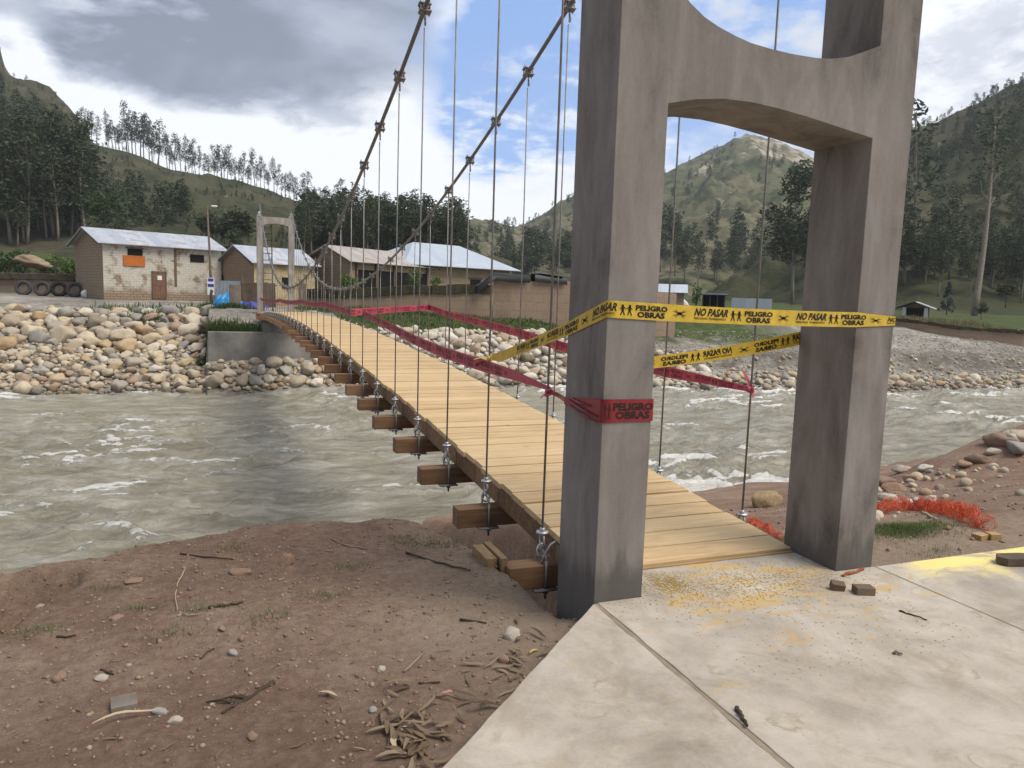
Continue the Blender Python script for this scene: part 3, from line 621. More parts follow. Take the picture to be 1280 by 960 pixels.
# landing slabs
def rag(a, b, amp, step=.035):
    a, b = np.array(a, float), np.array(b, float); L = np.linalg.norm(b-a); n = int(L/step); d = (b-a)/L; nn = np.array((-d[1], d[0])); o = [tuple(a)]
    for i in range(1, n): q = a+d*L*i/n; w_ = amp*(fbm(q[0]*5+q[1]*3, q[1]*5, 3, 95)+.6*max(0, float(pn(q[0]*13, q[1]*13, 96))-.25)); o.append(tuple(q+nn*w_))
    return o
cs = empty('landing_pavement', (0, 0, 0)); cs['kind'] = 'structure'
MB().prism([(.022, -5.5)]+rag((1.946, -5.5), (1.946, -.003), .004)+[(1.946, -.003), (1.643, -.003), (1.643, .350), (.293, .350), (.293, -.003)]+rag((.022, -.003), (.022, -5.5), .005), -.16, 0.).build('central_slab', MT['slab'], cs, bevel=.004)
MB().prism(rag((-.004, -5.5), (-.004, -.006), .005)+rag((-.004, -.006), (-5.2, -4.98), .0035)+[(-5.2, -4.98), (-5.2, -5.5)], -.16, -.003).build('wing_slab', MT['slab'], cs, bevel=.004)
MB().prism([(1.966, -5.5), (7.5, -5.5), (7.5, .02), (1.966, -.003)], -.16, -.003).build('wing_slab', MT['slab'], cs, bevel=.004)
MB().box(-.004, .022, -5.5, -.006, -.15, -.005).box(1.946, 1.966, -5.5, -.004, -.15, -.006).build('joint_filler', MT['joint'], cs)
# abutment masses under the landings
tag(MB().box(.06, 1.88, .03, .42, -3.6, -.17).build('abutment_wall', MT['abut'], None, bevel=.01), 'concrete abutment under the near landing, hidden below the deck end', 'concrete wall')
tag(MB().prism([(-2.47, 37.15), (1.2, 37.15), (4.3, 37.7), (4.3, 40.6), (-2.47, 40.6)], -3.2, -.70).build('abutment_wall', MT['abut'], None, bevel=.015), 'long grey concrete wall on the far bank below the bridge end', 'concrete wall')
tag(MB().box(-.05, 1.98, 39.55, 41.0, -.69, .20).build('bridge_seat', MT['redclay'], None, bevel=.02), 'brick red plinth under the foot of the far portal', 'plinth')

# ================================================================== BARRIER TAPES
_dg = None
def text2d(body, size, shear=0., off=.012, spacing=1.):
    c = bpy.data.curves.new('lettering', 'FONT'); c.body = body; c.size = size; c.shear = shear; c.offset = off*size; c.space_character = spacing; c.resolution_u = 2
    o = bpy.data.objects.new('lettering', c); COL.objects.link(o)
    dg = bpy.context.evaluated_depsgraph_get(); dg.update(); me = o.evaluated_get(dg).to_mesh()
    V = np.array([v.co[:2] for v in me.vertices]).reshape(-1, 2); Fc = [tuple(p.vertices) for p in me.polygons]
    o.evaluated_get(dg).to_mesh_clear(); bpy.data.objects.remove(o); bpy.data.curves.remove(c)
    return V, Fc
def fit(TF, x, y, w_, h):
    V, Fc = TF; a = V.min(0); s = V.max(0)-a; return (V-a)/s*np.array([w_, h])+np.array([x, y]), Fc
def disc(cx, cy, rx, ry, n=10): return [(cx+rx*math.cos(2*math.pi*i/n), cy+ry*math.sin(2*math.pi*i/n)) for i in range(n)]
def polys(ps): V = []; Fc = []; [(Fc.append(tuple(range(len(V), len(V)+len(p)))), V.extend(p)) for p in ps]; return np.array(V), Fc
def quad2(a, b, w_):
    a, b = np.array(a), np.array(b); d = b-a; n = np.array((-d[1], d[0]))/np.linalg.norm(d)*w_/2; return [tuple(a+n), tuple(a-n), tuple(b-n), tuple(b+n)]
def worker(x, f_=1):
    return [disc(x, .9, .08, .09), quad2((x, .82), (x+.02*f_, .45), .16), quad2((x, .78), (x+.22*f_, .62), .06), quad2((x+.02*f_, .78), (x-.16*f_, .55), .06), quad2((x+.02*f_, .48), (x+.13*f_, .02), .075), quad2((x, .48), (x-.12*f_, .02), .075)]
T_NP = text2d('NO PASAR', 1, .35, .036); T_PT = text2d('PERSONAS TRABAJANDO', 1, 0, .012); T_PE = text2d('PELIGRO', 1, 0, .046); T_OB = text2d('OBRAS', 1, 0, .046)
T_W = polys(worker(.25, 1)+worker(.72, -1)); T_S = polys([disc(.5, .55, .17, .2), quad2((.05, .85), (.95, .25), .07), quad2((.05, .25), (.95, .85), .07), quad2((.2, 1.0), (.38, .65), .05), quad2((.8, 1.0), (.62, .65), .05), quad2((.2, .05), (.4, .4), .05), quad2((.8, .05), (.6, .4), .05)])
def unit(s, h, L=.68, parts='NWPS'):
    k = L/.68; o = []
    if 'N' in parts: o += [fit(T_NP, s, .40*h, .215*k, .48*h), fit(T_PT, s, .16*h, .205*k, .17*h)]
    if 'W' in parts: o += [fit(T_W, s+.232*k, .2*h, .075*k, .62*h)]
    if 'P' in parts: o += [fit(T_PE, s+.325*k, .52*h, .19*k, .32*h), fit(T_OB, s+.335*k, .12*h, .165*k, .34*h)]
    if 'S' in parts: o += [fit(T_S, s+.55*k, .25*h, .08*k, .45*h)]
    return o
MT['ink_red'] = flat('faded_tape_ink', (.20, .015, .04), .5)
class Tape:
    """a ribbon along 3D points; every point = (x, y, z of the middle, width)"""
    def __init__(s, pts, sag=None, n=None, wob=.0, tilt=0.):
        P = []; C = []
        for i in range(len(pts)-1):
            a, b = np.array(pts[i], float), np.array(pts[i+1], float); L = np.linalg.norm((b-a)[:3]); m = max(2, int(L/.06))
            sg = (sag or {}).get(i, 0.)
            for j in range(m):
                q = j/m; p = a+(b-a)*q; p[2] -= sg*4*q*(1-q); P.append(p)
        P.append(np.array(pts[-1], float)); P = np.array(P)
        s.S = np.concatenate([[0], np.cumsum(np.linalg.norm(np.diff(P[:, :3], axis=0), axis=1))]); s.P = P
        d = np.gradient(P[:, :3], axis=0); d[:, 2] = 0; d /= np.linalg.norm(d, axis=1)[:, None]+1e-9
        s.N = np.stack([d[:, 1], -d[:, 0], d[:, 2]*0], 1)
        if wob: s.P[:, :2] += s.N[:, :2]*(wob*fbm(s.S*1.3, s.S*0+pts[0][0], 3, 61))[:, None]
        s.tw = wob*6*fbm(s.S*1.1, s.S*0+5, 2, 62) if wob else s.S*0
        s.corner = [s.S[np.argmin(np.linalg.norm(P[:, :3]-np.array(q[:3]), axis=1))] for q in pts[1:-1]]
    def pt(s, S_, t_, off=0.):
        S_ = np.asarray(S_); f_ = lambda a: np.interp(S_, s.S, a)
        c = np.stack([f_(s.P[:, k]) for k in range(3)], 1); w_ = f_(s.P[:, 3]); n = np.stack([f_(s.N[:, k]) for k in range(3)], 1); tw = f_(s.tw)
        c = c+n*off; h = (np.asarray(t_)-.5)*w_; c[:, 2] += h*np.cos(tw); c += n*(h*np.sin(tw))[:, None]; return c
    def ribbon(s, name, m, parent):
        n = len(s.S); ts = (0, .25, .5, .75, 1.); V = np.concatenate([s.pt(s.S, np.full(n, t_), .0005*math.sin(9*t_)) for t_ in ts]); Fc = []
        for r_ in range(len(ts)-1): Fc += [(r_*n+i, r_*n+i+1, (r_+1)*n+i+1, (r_+1)*n+i) for i in range(n-1)]
        V2 = np.concatenate([V, V+np.concatenate([s.N]*len(ts))*.0006]); k = len(V)
        Fc = Fc+[tuple(i+k for i in f[::-1]) for f in Fc]
        return adopt(mesh_obj(name, V2, Fc, m, None, True), parent)
    def letters(s, items, parent, m, both=True):
        bm2 = bmesh.new()
        for V, Fc in items:
            vs_ = [bm2.verts.new((p[0], p[1], 0)) for p in V]
            for f in Fc:
                try: bm2.faces.new([vs_[i] for i in f])
                except ValueError: pass
        for c in s.corner+list(np.arange(s.S[0], s.S[-1], .08)):
            bmesh.ops.bisect_plane(bm2, geom=bm2.verts[:]+bm2.edges[:]+bm2.faces[:], dist=1e-6, plane_co=(c, 0, 0), plane_no=(1, 0, 0))
        bm2.verts.ensure_lookup_table(); bm2.verts.index_update()
        A = np.array([v.co[:2] for v in bm2.verts]); Fc = [tuple(v.index for v in f.verts) for f in bm2.faces]; bm2.free()
        V = s.pt(A[:, 0], A[:, 1], .0022); k = len(V); F2 = list(Fc)
        if both: V = np.concatenate([V, s.pt(A[:, 0], A[:, 1], -.0016)]); F2 += [tuple(i+k for i in f[::-1]) for f in Fc]
        return adopt(mesh_obj('lettering', V, F2, m, None), parent)
e = .005
yt = empty('barrier_tape', (.9, 0, 1.54), 0, 'yellow tape reading NO PASAR and PELIGRO OBRAS, looped round both columns of the near portal', 'barrier tape')
ypts = [(XL, 2.15, 1.115, .05), (XL-.02, 1.9, 1.14, .075), (-e, .46, 1.42, .078), (-e, -e, 1.549, .088), (.291+e, -e, 1.539, .088), (1.645-e, -e, 1.525, .086), (1.936+e, -e, 1.522, .052), (1.936+e, .454+e, 1.45, .06), (1.645, .454+e, 1.385, .086), (.29, .458, 1.21, .07), (.10, .46, 1.205, .07)]
T = Tape(ypts, {4: .006, 8: .02}, wob=.0)
T.ribbon('tape', MT['yellow_t'], yt)
s0 = T.S[np.argmin(np.linalg.norm(T.P[:, :3]-np.array(ypts[3][:3]), axis=1))]
it = []
for k in range(-4, 7):
    a = s0+.52+.68*k
    if a < .35 or a+.62 > T.S[-1]-.1: continue
    it += unit(a, 1.0)
T.letters(it, yt, MT['ink'])
def rtape(pts, sag, label, letters_from=0, wob=.01, mat='red_t', L=.68, unitp='NWPS'):
    r = empty('barrier_tape', tuple(np.mean(np.array(pts)[:, :3], 0)), 0, label, 'barrier tape'); T = Tape(pts, sag, wob=wob); T.ribbon('tape', MT[mat], r)
    it = []; a = letters_from
    while a+L < T.S[-1]: it += unit(a, 1.0, L, unitp); a += L
    T.letters(it, r, MT['ink_red']); return T
rt = rtape([(XL+.01, 7.98, 1.25, .09), (XL, 6.83, 1.21, .10), (XL-.012, 5.69, 1.15, .105), (XL-.012, 4.54, 1.075, .108), (XL-.012, 3.39, 1.04, .108), (XL-.012, 2.24, 1.03, .10), (XL-.012, 1.6, 1.03, .075), (XL, 1.06, 1.01, .03)], {},
      'red printed tape strung along the left hangers, ending in a knot by the near column', .15)
rt = rtape([(XL-.02, 39.6, 1.02, .14), (XL-.015, 33, 1.03, .13), (XL-.015, 25, 1.16, .13), (XL-.015, 17, 1.27, .13), (XL-.015, 12.6, 1.30, .125), (XL-.01, 9.1, 1.24, .12), (XR, 10.26, 1.335, .10), (XR+.01, 9.1, 1.25, .11), (XR+.012, 7.96, 1.21, .115), (XR+.012, 5.66, 1.12, .115), (XR+.012, 3.36, 1.02, .11), (XR+.012, 2.21, .985, .10), (XR+.005, 1.06, .975, .04)], {0: .05, 1: .05, 2: .05, 3: .04, 9: .02},
      'long red tape from the far portal that crosses over to the right hangers', .2, wob=.008)
cr_ = empty('barrier_tape', (.15, .2, 1.02), 0, 'dark red tape reading PELIGRO OBRAS wrapped round the left near column', 'barrier tape')
T = Tape([(XL, 1.03, .99, .03), (XL, .9, .985, .03), (.02, .46, 1.01, .035), (-e, .452, 1.015, .04), (-e, .25, 1.03, .06), (-e, .06, 1.03, .11), (-e, -e, 1.027, .121), (.291+e, -e, 1.025, .117), (.291+e, .46, 1.03, .10), (.02, .47, 1.01, .05)], {})
T.ribbon('tape', MT['red_d'], cr_)
s0 = T.S[np.argmin(np.linalg.norm(T.P[:, :3]-np.array((-e, -e, 1.027)), axis=1))]
T.letters([fit(T_PE, s0+.062, .50, .235, .34), fit(T_OB, s0+.075, .13, .205, .34), fit(polys(worker(.25, 1)+worker(.72, -1)), s0+.005, .12, .045, .72)], cr_, MT['ink'], False)
for a, b in (((-.012, .40, 1.03), (-.012, .03, .99)), ((-.011, .38, 1.0), (-.011, .02, .965)), ((-.012, .36, 1.045), (-.012, .12, 1.035))):
    adopt(MB().tube([a, ((a[0]+b[0])/2-.004, (a[1]+b[1])/2, (a[2]+b[2])/2-.006), b], [.003, .007, .003], 6).build('fold', MT['red_d'], None, True), cr_)
def knot(loc, label, mat, tails):
    m = MB()
    for k in range(5):
        ax = rng.normal(size=3); m.torus(np.array(loc)+rng.normal(size=3)*.006, .018, .009, ax, 12, 6, sx=1.2)
    for d in tails:
        p = np.array(loc, float); d = np.array(d, float); sd_ = np.array((.014, .006, .006)); q = [p, p+d*.5+(0, 0, .012), p+d]
        V = [x_+s_*sd_ for x_ in q for s_ in (-1, 1)]; m.add(V, [(0, 1, 3, 2), (2, 3, 5, 4)])
    return tag(m.build('tape_knot', MT[mat], None, True), label, 'tape knot')
knot((XL, 1.05, .985), 'bunched red tape knot on the nearest left hanger', 'red_t', [(.06, -.03, .05), (-.03, .05, -.05)])
knot((XR, 1.06, .975), 'red tape knot with upright tail on the nearest right hanger', 'red_t', [(-.05, .03, .13), (.03, 0, -.06)])
knot((XL+.0, 2.2, 1.10), 'yellow tape knot twisted into the red tape on a left hanger', 'yellow_t', [(-.04, .28, -.03), (-.02, .34, -.09), (.0, -.1, .03)])

# ================================================================== FAR BANK : houses, walls, small things
def set_uv(o):
    me = o.data; uv = me.uv_layers.new(name='UVMap'); Z = Vector((0, 0, 1))
    for p in me.polygons:
        n = p.normal
        tg = Vector((1, 0, 0)) if abs(n.z) > .97 else Z.cross(n).normalized()
        b = n.cross(tg)
        for li in p.loop_indices:
            c = me.vertices[me.loops[li].vertex_index].co; uv.data[li].uv = (c.dot(tg), c.dot(b))
    return o
def placed(px_, py_, D, turn=0):
    P = dep(px_, py_, D); d = P-CAM; az = math.atan2(d[1], d[0])
    return P, az+math.radians(turn)-math.pi/2           # local X faces right across the view, local Y away from it
def house(name, pos, rz, L, D, H, Hr, wall_m, roof_m, label, over=.45, openings=(), hip=False, gable_m=None):
    r = empty(name, pos, rz, label, 'house')
    m = MB(); b = -.6
    V = [(0, 0, b), (L, 0, b), (L, D, b), (0, D, b), (0, 0, H), (L, 0, H), (L, D, H), (0, D, H)]; Fc = [(0, 1, 5, 4), (2, 3, 7, 6), (3, 2, 1, 0)]
    if hip: Fc += [(1, 2, 6, 5), (3, 0, 4, 7)]
    else: V += [(0, D/2, Hr-.05), (L, D/2, Hr-.05)]; Fc += [(1, 2, 6, 9, 5), (3, 0, 4, 8, 7)]
    wo = set_uv(m.add(V, Fc).build('wall', MT[wall_m], r))
    if gable_m:
        wo.data.materials.append(MT[gable_m])
        for p in wo.data.polygons: p.material_index = 1 if abs(p.normal.x) > .9 else 0
    t_ = .05; o = over; sl = (Hr-H)/(D/2)
    m = MB()
    if hip:
        h0 = H-.03; a = [(-o, -o, h0), (L+o, -o, h0), (L+o, D+o, h0), (-o, D+o, h0), (D*.42, D/2, Hr), (L-D*.42, D/2, Hr)]
        V = a+[(x, y, z+t_) for x, y, z in a]; m.add(V, [(0, 4, 5, 1), (1, 5, 2), (2, 5, 4, 3), (3, 4, 0), (6, 7, 11, 10), (7, 8, 11), (8, 9, 10, 11), (9, 6, 10), (0, 1, 7, 6), (1, 2, 8, 7), (2, 3, 9, 8), (3, 0, 6, 9)])
    else:
        for s in (0, 1):
            f_ = (lambda y: y) if s == 0 else (lambda y: D-y)
            a = [(-o, f_(-o), H-o*sl), (L+o, f_(-o), H-o*sl), (L+o, f_(D/2), Hr), (-o, f_(D/2), Hr)]; V = a+[(x, y, z+t_) for x, y, z in a]
            Fc = [(3, 2, 1, 0), (4, 5, 6, 7), (0, 1, 5, 4), (1, 2, 6, 5), (2, 3, 7, 6), (3, 0, 4, 7)]
            m.add(V, Fc if s == 0 else [f[::-1] for f in Fc])
    rf = set_uv(m.build('roof', MT[roof_m], r))
    m = MB()
    if not hip:
        for x in (-o+.04, L+o-.04):
            m = MB()
            for s in (0, 1):
                y0_, y1_ = (-o, D/2) if s == 0 else (D+o, D/2)
                m.bar((x, y0_, H-o*sl-.07), (x, y1_, Hr-.07), .06, .12)
            m.build('verge_board', MT['wood_old'], rf)
    for nm, x0, x1, z0, z1, mt_, dy in openings:
        MB().box(x0, x1, dy-.05, dy, z0, z1).build(nm, MT[mt_], r, bevel=.01)
    return r
P, rz = placed(130, 373, 50, 17)
h1 = house('adobe_house', P, rz, 8.05, 6.0, 3.75, 4.75, 'adobe_white', 'tin', 'two storey house with worn whitewash, orange board and a long tin roof', .40,
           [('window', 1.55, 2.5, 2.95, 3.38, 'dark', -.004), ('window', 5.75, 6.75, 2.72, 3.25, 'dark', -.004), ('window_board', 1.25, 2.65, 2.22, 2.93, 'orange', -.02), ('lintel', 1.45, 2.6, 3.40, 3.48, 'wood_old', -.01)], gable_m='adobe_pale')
d_ = MB().box(0, .82, 0, .06, 0, 1.75).build('door', MT['door'], h1); d_.location = (3.15, -.09, .1)
MB().box(-.08, .0, -.02, .07, 0, 1.85).box(.82, .90, -.02, .07, 0, 1.85).box(-.08, .90, -.02, .07, 1.75, 1.85).build('door_frame', MT['wood_old'], d_)
MB().box(.1, .36, -.015, 0, .15, .75).box(.46, .72, -.015, 0, .15, .75).box(.1, .72, -.015, 0, .85, 1.1).build('door_panel', MT['door'], d_)
MB().box(.28, .58, -.022, -.016, 1.25, 1.55).build('paper_notice', MT['white'], d_)
m_ = MB().box(4.62, 4.80, -.012, -.004, .9, 3.6).build('damp_streak', M('damp_adobe', [(.10, .065, .04), (.20, .14, .09)], 3, .9), h1)
P, rz = placed(318, 386, 53, 30)
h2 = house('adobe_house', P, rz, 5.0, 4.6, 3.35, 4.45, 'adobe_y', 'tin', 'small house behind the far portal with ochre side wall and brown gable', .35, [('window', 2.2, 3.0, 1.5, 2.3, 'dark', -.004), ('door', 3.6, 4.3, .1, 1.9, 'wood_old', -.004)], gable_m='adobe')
P, rz = placed(437, 386, 57, 48)
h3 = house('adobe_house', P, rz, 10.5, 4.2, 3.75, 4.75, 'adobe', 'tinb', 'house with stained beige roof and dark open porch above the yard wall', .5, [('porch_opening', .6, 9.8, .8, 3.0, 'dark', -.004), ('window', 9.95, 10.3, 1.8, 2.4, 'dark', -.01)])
for k in range(5): MB().box(.6+2.25*k, .75+2.25*k, -.16, -.06, 0, 3.55).build('porch_post', MT['wood_old'], h3)
P, rz = placed(508, 386, 64, 34)
h4 = house('adobe_house', P, rz, 11.6, 7.5, 3.75, 5.9, 'adobe', 'tinblue', 'brown adobe house with a pale blue hipped metal roof', .8, [('window', 6.9, 8.1, 1.75, 2.75, 'dark', -.004), ('lintel', 6.7, 8.3, 2.78, 2.92, 'wood_old', -.01)], hip=True)
# yard walls
def wall_run(name, pts, th, mat, label, coping=None, cop_h=.25, cat='wall', over=.1):
    """pts : (picture x, picture y of the top, distance); the foot is sunk into the ground"""
    Q = [dep(*p) for p in pts]; c = np.mean(Q, 0); r = empty(name, (c[0], c[1], float(ground_z(c[0], c[1], False))), 0, label, cat)
    m = MB(); cp = MB()
    for a, b in zip(Q[:-1], Q[1:]):
        d = (b-a)[:2]; d /= np.linalg.norm(d); n = np.array((-d[1], d[0], 0))
        zb = min(ground_z(a[0], a[1], False), ground_z(b[0], b[1], False))-.7
        def quad(P0, P1, za, zb_, w0, w1, mm):
            V = [P0+n*w0, P1+n*w0, P1+n*w1, P0+n*w1]; V = [np.array((v[0], v[1], zb_ if np.isscalar(zb_) else zb_[i in (1, 2)])) for i, v in enumerate(V)]+[np.array((v[0], v[1], za[i in (1, 2)])) for i, v in enumerate(V)]
            mm.add(V, [(0, 3, 2, 1), (4, 5, 6, 7), (0, 1, 5, 4), (1, 2, 6, 5), (2, 3, 7, 6), (3, 0, 4, 7)])
        quad(a, b, (a[2]-(cop_h if coping else 0), b[2]-(cop_h if coping else 0)), zb, 0, th, m)
        if coping:
            k = max(2, int(np.linalg.norm(b-a)/.5))
            for i in range(k):
                p, q = a+(b-a)*i/k, a+(b-a)*(i+1)/k; j = random.uniform(-.05, .06); quad(p, q, (p[2]+j, q[2]+j), (p[2]-cop_h-random.uniform(.0, .10), q[2]-cop_h-random.uniform(.0, .10)), -over-random.uniform(0, .06), th+over, cp)
    o = m.build('wall', MT[mat]); adopt(o, r); set_uv(o)
    if coping: adopt(cp.build('coping', MT[coping], bevel=.03), r)
    return r
wall_run('adobe_wall', [(384, 362, 52), (428, 361, 51), (530, 356, 51), (616, 356, 51.5)], .5, 'adobe_w', 'low brown adobe wall with dark mossy coping behind the grass', 'moss', .55)
wall_run('adobe_wall', [(617, 349, 51.5), (640, 351, 51.5), (712, 353, 52), (780, 360, 53.5), (846, 367, 55)], .5, 'adobe_w', 'higher plain adobe wall joining the mossy one, topped with black sheeting')
wall_run('adobe_wall', [(-60, 340, 56), (60, 342, 55.5), (125, 344, 54.5)], .6, 'adobe_w', 'brown adobe wall behind the row of old tyres, ragged thatch along its top', 'thatch', .42, over=.25)
wall_run('adobe_wall', [(1092, 393, 68), (1120, 397, 66.5), (1160, 402, 65), (1200, 408, 64), (1280, 413, 62.5), (1340, 416, 62)], .6, 'adobe_w', 'long low earth wall under dry grass across the gravel bar', 'moss', .22)
# black plastic sheets on the wall
for pts, hh, lab in (([(596, 359, 51), (604, 354, 51), (612, 347, 51.2), (620, 343, 51.4), (640, 346, 51.4), (662, 347, 51.5)], .38, 'black plastic sheet draped down the step between the yard walls'),
                     ([(668, 344, 51.6), (690, 346, 51.8), (708, 349, 51.9)], .42, 'black plastic sheet with a grey tin strip on the wall near the portal')):
    Q = [dep(*p) for p in pts]; m = MB(); V = []
    for i, q in enumerate(Q):
        for y_, z_ in ((-.18, -hh), (-.14, .0), (.25, .16), (.62, .05), (.66, -hh)): V.append(q+np.array((0, y_, z_+random.uniform(-.05, .05))))
    m.add(V, [(i*5+j, (i+1)*5+j, (i+1)*5+j+1, i*5+j+1) for i in range(len(Q)-1) for j in range(4)])
    o = m.build('plastic_sheet', MT['plastic'], None, True); tag(o, lab, 'plastic sheet')
    if 'tin' in lab: MB().bar(Q[0]+np.array((.1, .1, .2)), Q[-1]+np.array((-.2, .1, .2)), .5, .04).build('tin_strip', MT['tin_grey'], o)
# tyres
def tyre_parts(root):
    prof = [(.30, -.10), (.36, -.15), (.46, -.165), (.53, -.13), (.555, -.06), (.555, .06), (.53, .13), (.46, .165), (.36, .15), (.30, .10), (.33, .0)]
    m = MB(); n = 40; k = len(prof); V = []
    for i in range(n):
        a = 2*math.pi*i/n
        for j, (r_, w_) in enumerate(prof):
            rr = r_-(.015 if 4 <= j <= 5 and i % 2 else 0); V.append((rr*math.cos(a), w_, rr*math.sin(a)))
    m.add(V, [(i*k+j, i*k+(j+1) % k, ((i+1) % n)*k+(j+1) % k, ((i+1) % n)*k+j) for i in range(n) for j in range(k)])
    return m.build('tread', MT['tyre_wall'], root, True)
ty = None
for i, (px_, py_, D, lab) in enumerate(((29.5, 365.5, 53.2, 'leftmost of the four old tyres leaning on the wall'), (53, 366.5, 52.8, 'palest old tyre, second from the left, leaning on the adobe wall'), (74, 364.5, 53.2, 'blackest old tyre, third from the left in the row of four'), (93.5, 365.5, 53., 'rightmost old tyre of the row, next to the white sacks'))):
    P = dep(px_, py_, D); P[2] = max(P[2], float(ground_z(P[0], P[1]))+.5); r = empty('old_tyre', P, random.uniform(-.25, .1), lab, 'tyre', 'old tyres against the adobe wall'); r.rotation_euler = (-.22, 0, random.uniform(-.3, .1))
    tr_ = tyre_parts(r); sw = MB()
    for s in (-1, 1): sw.torus((0, s*.150, 0), .41, .012, (0, 1, 0), 36, 6)
    sw.build('bead_ring', MT['black'], r, True)
    if i in (0, 2): tr_.data.materials[0] = MT['black'] if i == 2 else MT['tyre_wall']
def lump(name, size, seed, mat, sub=3, amp=.3, fr=1.5, parent=None, flat_=0., cuts=0):
    from mathutils import noise as mn
    bm_ = bmesh.new(); bmesh.ops.create_icosphere(bm_, subdivisions=sub, radius=1); o3 = Vector((seed*7.1, seed*3.3, seed*1.7)); rr_ = random.Random(seed); PL = [(Vector((rr_.gauss(0, 1), rr_.gauss(0, 1), rr_.gauss(0, .8))).normalized(), rr_.uniform(.55, .85)) for _ in range(cuts)]
    for v in bm_.verts:
        d = v.co.normalized(); k = 1+amp*mn.noise(d*fr+o3)+amp*.5*mn.noise(d*fr*2.3+o3)+amp*.22*mn.noise(d*fr*5+o3)
        v.co = d*k
        for n_, h_ in PL:
            e_ = v.co.dot(n_)-h_
            if e_ > 0: v.co -= n_*e_*.88
        v.co = Vector((v.co.x*size[0], v.co.y*size[1], v.co.z*size[2]))
        if flat_ and v.co.z < -flat_*size[2]: v.co.z = -flat_*size[2]
    me = bpy.data.meshes.new(name); bm_.to_mesh(me); bm_.free(); me.polygons.foreach_set('use_smooth', np.ones(len(me.polygons), bool)); me.materials.append(mat)
    o = bpy.data.objects.new(name, me); COL.objects.link(o); o.parent = parent; return o
for i, (px_, py_, lab) in enumerate(((107, 371, 'plump white sack beside the rightmost old tyre'), (116.5, 371.5, 'white sack with a reddish mark near the corner of the whitewashed house'))):
    o = lump('sack', (.30, .25, .34), 3+i, MT['white'], 3, .35, 1.6, None, .8); P = dep(px_, py_, 52.6); o.location = (P[0], P[1], max(P[2], float(ground_z(P[0], P[1]))+.22)); tag(o, lab, 'sack')
    if i: MB().box(-.10, .12, -.275, -.262, -.02, .10).build('print', MT['redclay'], o)
# lamp pole with signs
A_, B_ = dep(264.5, 378, 48.4), dep(259, 259, 49.2); A_[2] = ground_z(A_[0], A_[1])-.3
r = empty('lamp_pole', (A_[0], A_[1], A_[2]+.3), 0, 'thin wooden pole with a lamp at its tip beside the whitewashed house', 'lamp pole')
adopt(MB().tube([A_, (A_+B_)/2+np.array((.03, 0, 0)), B_], [.085, .07, .05], 8).build('pole', MT['wood_old'], None, True), r)
adopt(MB().tube([B_, B_+np.array((.35, -.1, .08))], .025, 6).build('arm', MT['steel']), r); adopt(MB().box(B_[0]+.25, B_[0]+.62, B_[1]-.22, B_[1], B_[2]+.03, B_[2]+.14).build('lamp_head', MT['white'], None, bevel=.03), r)
q = A_+(B_-A_)*.23
sg = adopt(MB().box(q[0]-.20, q[0]+.22, q[1]-.125, q[1]-.10, q[2]-.55, q[2]+.55).build('sign_board', MT['white']), r)
for x0, x1, z0, z1 in ((-.15, .17, .30, .50), (-.17, .19, -.05, .15), (-.02, .15, -.42, -.25)): MB().box(q[0]+x0, q[0]+x1, q[1]-.131, q[1]-.126, q[2]+z0, q[2]+z1).build('sign_print', MT['navy'], sg)
# fence of tin sheets, plank gate, post, tarpaulins, ladder
def px_box(name, x0, x1, y0, y1, D, th, mat, label=None, cat=None, parent=None, corr=False):
    a, b = dep(x0, y1, D), dep(x1, y1, D); zt = dep((x0+x1)/2, y0, D)[2]; zb = min(a[2], b[2]); m = MB(); n = 18 if corr else 1
    d = (b-a)/n
    if corr:
        V = []; Fc = []
        for i in range(n*2+1):
            p = a+d*i/2; o_ = .03*(i % 2); V += [(p[0], p[1]+o_, zb-.2), (p[0], p[1]+o_, zt)]
        Fc = [(2*i, 2*i+2, 2*i+3, 2*i+1) for i in range(2*n)]; m.add(V, Fc)
    else: m.bar(np.array((a[0], a[1], (zt+zb)/2)), np.array((b[0], b[1], (zt+zb)/2)), th, zt-zb)
    o = m.build(name, MT[mat], parent); return tag(o, label, cat)
tf = px_box('sheet_fence', 270, 301, 351, 381, 51, .05, 'tin_grey', 'grey corrugated sheet fence between the first two houses', 'fence', corr=True)
a, b = dep(303, 384, 50.5), dep(345, 384, 50.5); r = empty('plank_gate', a, 0, 'weathered grey plank gate right of the short concrete post', 'gate'); n = 9
for i in range(n):
    p = a+(b-a)*i/n; q = a+(b-a)*(i+.92)/n; adopt(MB().bar((p[0], p[1], p[2]+.75), (q[0], q[1], q[2]+.75), .04, 1.75+random.uniform(-.08, .08)).build('board', MT['wood_old']), r)
adopt(MB().bar(a+np.array((-.1, .06, 1.45)), b+np.array((.1, .06, 1.45)), .06, .09).tube([a+np.array((0, .05, -.3)), a+np.array((0, .05, 2.2))], .05, 6).build('rail', MT['wood_old']), r)
P = dep(294, 394, 44.5); T_ = dep(293, 355.5, 44.5); z0 = float(ground_z(P[0], P[1]))-.3
po = MB().box(P[0]-.32, P[0]+.32, P[1]-.3, P[1]+.3, z0, T_[2]).build('anchor_post', MT['post'], None, bevel=.03); tag(po, 'short square concrete post on the far bank left of the portal', 'post')
